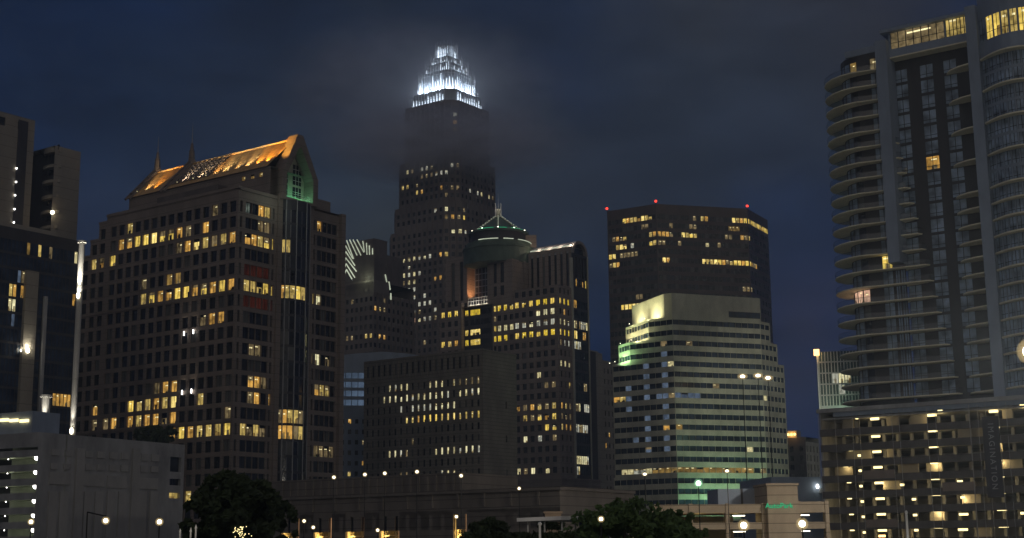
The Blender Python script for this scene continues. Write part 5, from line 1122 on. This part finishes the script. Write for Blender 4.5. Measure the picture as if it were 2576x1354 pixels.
for x, y, lab in ((1868, 947, 'leftmost of the three glaring lamps high on one mast before the banded block'), (1907, 945, 'middle one of the three glaring lamps high before the banded block'), (1932, 951, 'rightmost of the three glaring lamps high before the banded block')):
    p = at(x, y, 330); e = empty('floodlight_mast', lab, 'floodlight', (p.x, p.y, 0), 'floodlights on high masts'); m = MB(); m.bar((p.x, p.y, 0), (p.x, p.y, p.z), .16, 'dark', 8, .08); m.build('pole', e); m = MB(); m.ball(p, .6, 'bulb', .6); m.build('lamp_head', e); m = MB(); m.ball(p, 1.25, 'frosted', .62, 14, 8); m.build('lamp_globe', e); lamp(p, 80000, (1, .98, .76), .74, 'SPOT', (81, 455, 44), 34, parent=e)  # the wide shell round each head is its painted halo
street_lamp(2592, 884, 150, 'glaring lamp on a very tall mast at the right edge, before the balcony tower', 1.0, 300000, (1, .92, .78), group=None)
street_lamp(1512, 1306, 71.5, 'small yellow lamp glimmering among the leaves of the broad green tree', .12, 60, (1, .85, .4), group=None)
# flagpole, white pole
p = at(2280, 1292, 120); e = empty('flagpole', 'white pole standing in front of the parking podium at lower right', 'pole', (p.x, p.y, 0)); m = MB(); m.bar((p.x, p.y, 0), (p.x, p.y, p.z), .13, 'white', 8, .1); m.build('pole', e); m = MB(); m.ball((p.x, p.y, p.z + .1), .15, 'white'); m.build('finial', e); lamp((p.x - 1, p.y - 2.5, 1), 160, (1, .95, .85), .1, 'SPOT', (p.x, p.y, p.z - 1), 60, parent=e)
# white canopy pavilion with a pink box behind
p0 = at(1300, 1308, 96); p1_ = at(1412, 1303, 92); e = empty('canopy_pavilion', 'thin white flat canopy on slim posts at the bottom, left of the broad green tree', 'pavilion', (p0.x, p0.y, 0))
d = (Vector((p1_.x, p1_.y, 0)) - Vector((p0.x, p0.y, 0))); n = Vector((d.y, -d.x, 0)).normalized(); n = -n if n.y > 0 else n; z = p0.z
P2 = Vector((p0.x, p0.y, 0)); m = MB(); m.prism([P2, P2 + d, P2 + d - n * 5, P2 - n * 5], z - .12, z + .12, 'white'); m.build('canopy_roof', e)
for t in (.12, .5, .88):
    for q in (.5, 4.5): m = MB(); m.bar(P2 + d * t - n * q, P2 + d * t - n * q + Vector((0, 0, z - .12)), .06, 'white', 6); m.build('post', e)
m = MB(); m.prism([P2 + d * .1 - n * 4.9, P2 + d - n * 4.9, P2 + d - n * 5.2, P2 + d * .1 - n * 5.2], 0, z - .13, 'slate'); m.build('back_wall', e)
m = MB(); m.prism([P2 + d * .45 - n * .4, P2 + d * .95 - n * .4, P2 + d * .95 - n * .7, P2 + d * .45 - n * .7], 2.6, 3.9, 'white'); m.build('sign_panel', e)
lamp(P2 + d * .4 + n * 3 + Vector((0, 0, z + 1.5)), 60, (1, .9, .8), .3, parent=e)
p = at(1371, 1292, 110); q = at(1412, 1292, 110); e = empty('pink_kiosk', 'small pinkish flat-topped block showing above the white canopy', 'kiosk', (p.x, p.y, 0)); m = MB(); m.prism([(p.x, p.y), (q.x, q.y), (q.x, q.y + 4), (p.x, p.y + 4)], 0, p.z, 'pink'); m.build('wall', e)
m = MB(); m.prism([(p.x - .1, p.y - .1), (q.x + .1, p.y - .1), (q.x + .1, q.y + 4.1), (p.x - .1, p.y + 4.1)], p.z, p.z + .15, 'pink'); m.build('roof', e); lamp((p.x + .6, p.y - 2, p.z + .4), 26, (1, .8, .65), .3, parent=e)
for i, x in enumerate((1368, 1387, 1404)): 
    c = at(x, 1306, 106); m = MB(); random.seed(20 + i); leaves(m, (c.x, c.y, c.z - .4), .5, 260, 'leaf', .8, .13); m.bar((c.x, c.y, 0), (c.x, c.y, c.z - .4), .04, 'bark', 5); o = m.build('clipped_shrub', origin=Vector((c.x, c.y, 0))); o['label'] = ('left', 'middle', 'right')[i] + ' of three small round shrubs along the foot of the pink block'; o['category'] = 'shrub'; o['group'] = 'round shrubs by the pink block'
p = at(1358, 1322, 60); e = empty('white_post', 'slim pale post with a ball top in front of the white canopy', 'post', (p.x, p.y, 0)); m = MB(); m.bar((p.x, p.y, 0), (p.x, p.y, p.z), .07, 'white', 8, .05); m.build('shaft', e); m = MB(); m.ball((p.x, p.y, p.z + .06), .09, 'white'); m.build('finial', e); lamp((p.x, p.y - 1.5, 3), 14, (1, .9, .75), .1, parent=e)
for x, y, lab in ((480, 1338, 'short pale post with pointed top at the bottom edge, left of the large dark tree'), (453, 1340, 'thin pale post at the bottom edge, below the corner of the panelled wall'), (493, 1330, 'thinnest tallest pale post at the bottom, by the large dark tree')):
    p = at(x, y, 66); e = empty('bollard', lab, 'bollard', (p.x, p.y, 0), 'pale posts by the road'); m = MB(); m.bar((p.x, p.y, 0), (p.x, p.y, p.z), .06, 'white', 8, .04); m.build('shaft', e); m = MB(); m.bar((p.x, p.y, p.z), (p.x, p.y, p.z + .18), .06, 'white', 8, .01); m.build('cap', e); lamp((p.x, p.y - 1, p.z + .4), 4, (1, .9, .75), .1, parent=e)
# dark hedge along the bottom
m = MB(); random.seed(31)
for i in range(60):
    x = 1180 + i * 4.3; c = at(x, 1352 + random.uniform(-4, 3), 74); leaves(m, (c.x, c.y, c.z - .3), .55, 120, 'leaf', .9, .16)
c0_, c1_ = at(1175, 1354, 74), at(1440, 1354, 74); m.prism([(c0_.x, 73.8), (c1_.x, 73.8), (c1_.x, 74.8), (c0_.x, 74.8)], 0, c0_.z - .4, 'leaf')
o = m.build('hedge', origin=Vector((c0_.x, 74, 0))); o['label'] = 'dark clipped hedge along the bottom edge in front of the arcade and canopy'; o['category'] = 'hedge'

# ================= low cloud round the crown tower
def cloud(cx, cy, cY, scl, dens, label):
    mt, t, o = newmat('mist'); v = t.nodes.new('ShaderNodeVolumePrincipled'); t.links.new(v.outputs[0], o.inputs['Volume'])
    v.inputs['Color'].default_value = (.92, .92, .95, 1); v.inputs['Anisotropy'].default_value = .2
    tx = t.nodes.new('ShaderNodeTexCoord'); ln = t.nodes.new('ShaderNodeVectorMath'); ln.operation = 'LENGTH'; t.links.new(tx.outputs['Object'], ln.inputs[0])
    nz = t.nodes.new('ShaderNodeTexNoise'); nz.inputs['Scale'].default_value = 3.4; nz.inputs['Detail'].default_value = 5; nz.inputs['Roughness'].default_value = .6; t.links.new(tx.outputs['Object'], nz.inputs['Vector'])
    mr = t.nodes.new('ShaderNodeMapRange'); mr.interpolation_type = 'SMOOTHSTEP'; mr.inputs[1].default_value = 1.0; mr.inputs[2].default_value = .25; mr.inputs[3].default_value = 0; mr.inputs[4].default_value = 1
    t.links.new(ln.outputs['Value'], mr.inputs[0])
    nr = t.nodes.new('ShaderNodeMapRange'); nr.inputs[1].default_value = .3; nr.inputs[2].default_value = .7; nr.inputs[3].default_value = .1; nr.inputs[4].default_value = 1.9; t.links.new(nz.outputs[0], nr.inputs[0])
    mu = t.nodes.new('ShaderNodeMath'); mu.operation = 'MULTIPLY'; t.links.new(mr.outputs[0], mu.inputs[0]); t.links.new(nr.outputs[0], mu.inputs[1])
    m2 = t.nodes.new('ShaderNodeMath'); m2.operation = 'MULTIPLY'; m2.inputs[1].default_value = dens; t.links.new(mu.outputs[0], m2.inputs[0]); t.links.new(m2.outputs[0], v.inputs['Density'])
    M['mist'] = mt
    c = at(cx, cy, cY); mb = MB(); mb.ball((0, 0, 0), 1.0, 'mist', 1, 24, 14); ob = mb.build('low_cloud', kind='stuff'); ob.location = c; ob.scale = scl
    ob['label'] = label; ob['category'] = 'cloud'
cloud(1120, 366, 722, (80, 62, 23), .045, 'band of low cloud hiding the tall tower just below its lit crown')
cloud(1055, 232, 790, (100, 72, 50), .019, 'pale thin cloud around the lit crown, glowing from its light')
mt, t, o = newmat('haze_air'); v = t.nodes.new('ShaderNodeVolumePrincipled'); t.links.new(v.outputs[0], o.inputs['Volume']); v.inputs['Density'].default_value = .00028; v.inputs['Color'].default_value = (.72, .86, 1, 1); M['haze_air'] = mt
mb = MB(); mb.prism([(-900, -700), (900, -700), (900, 1300), (-900, 1300)], -1, 330, 'haze_air'); mb.build('haze', kind='stuff')
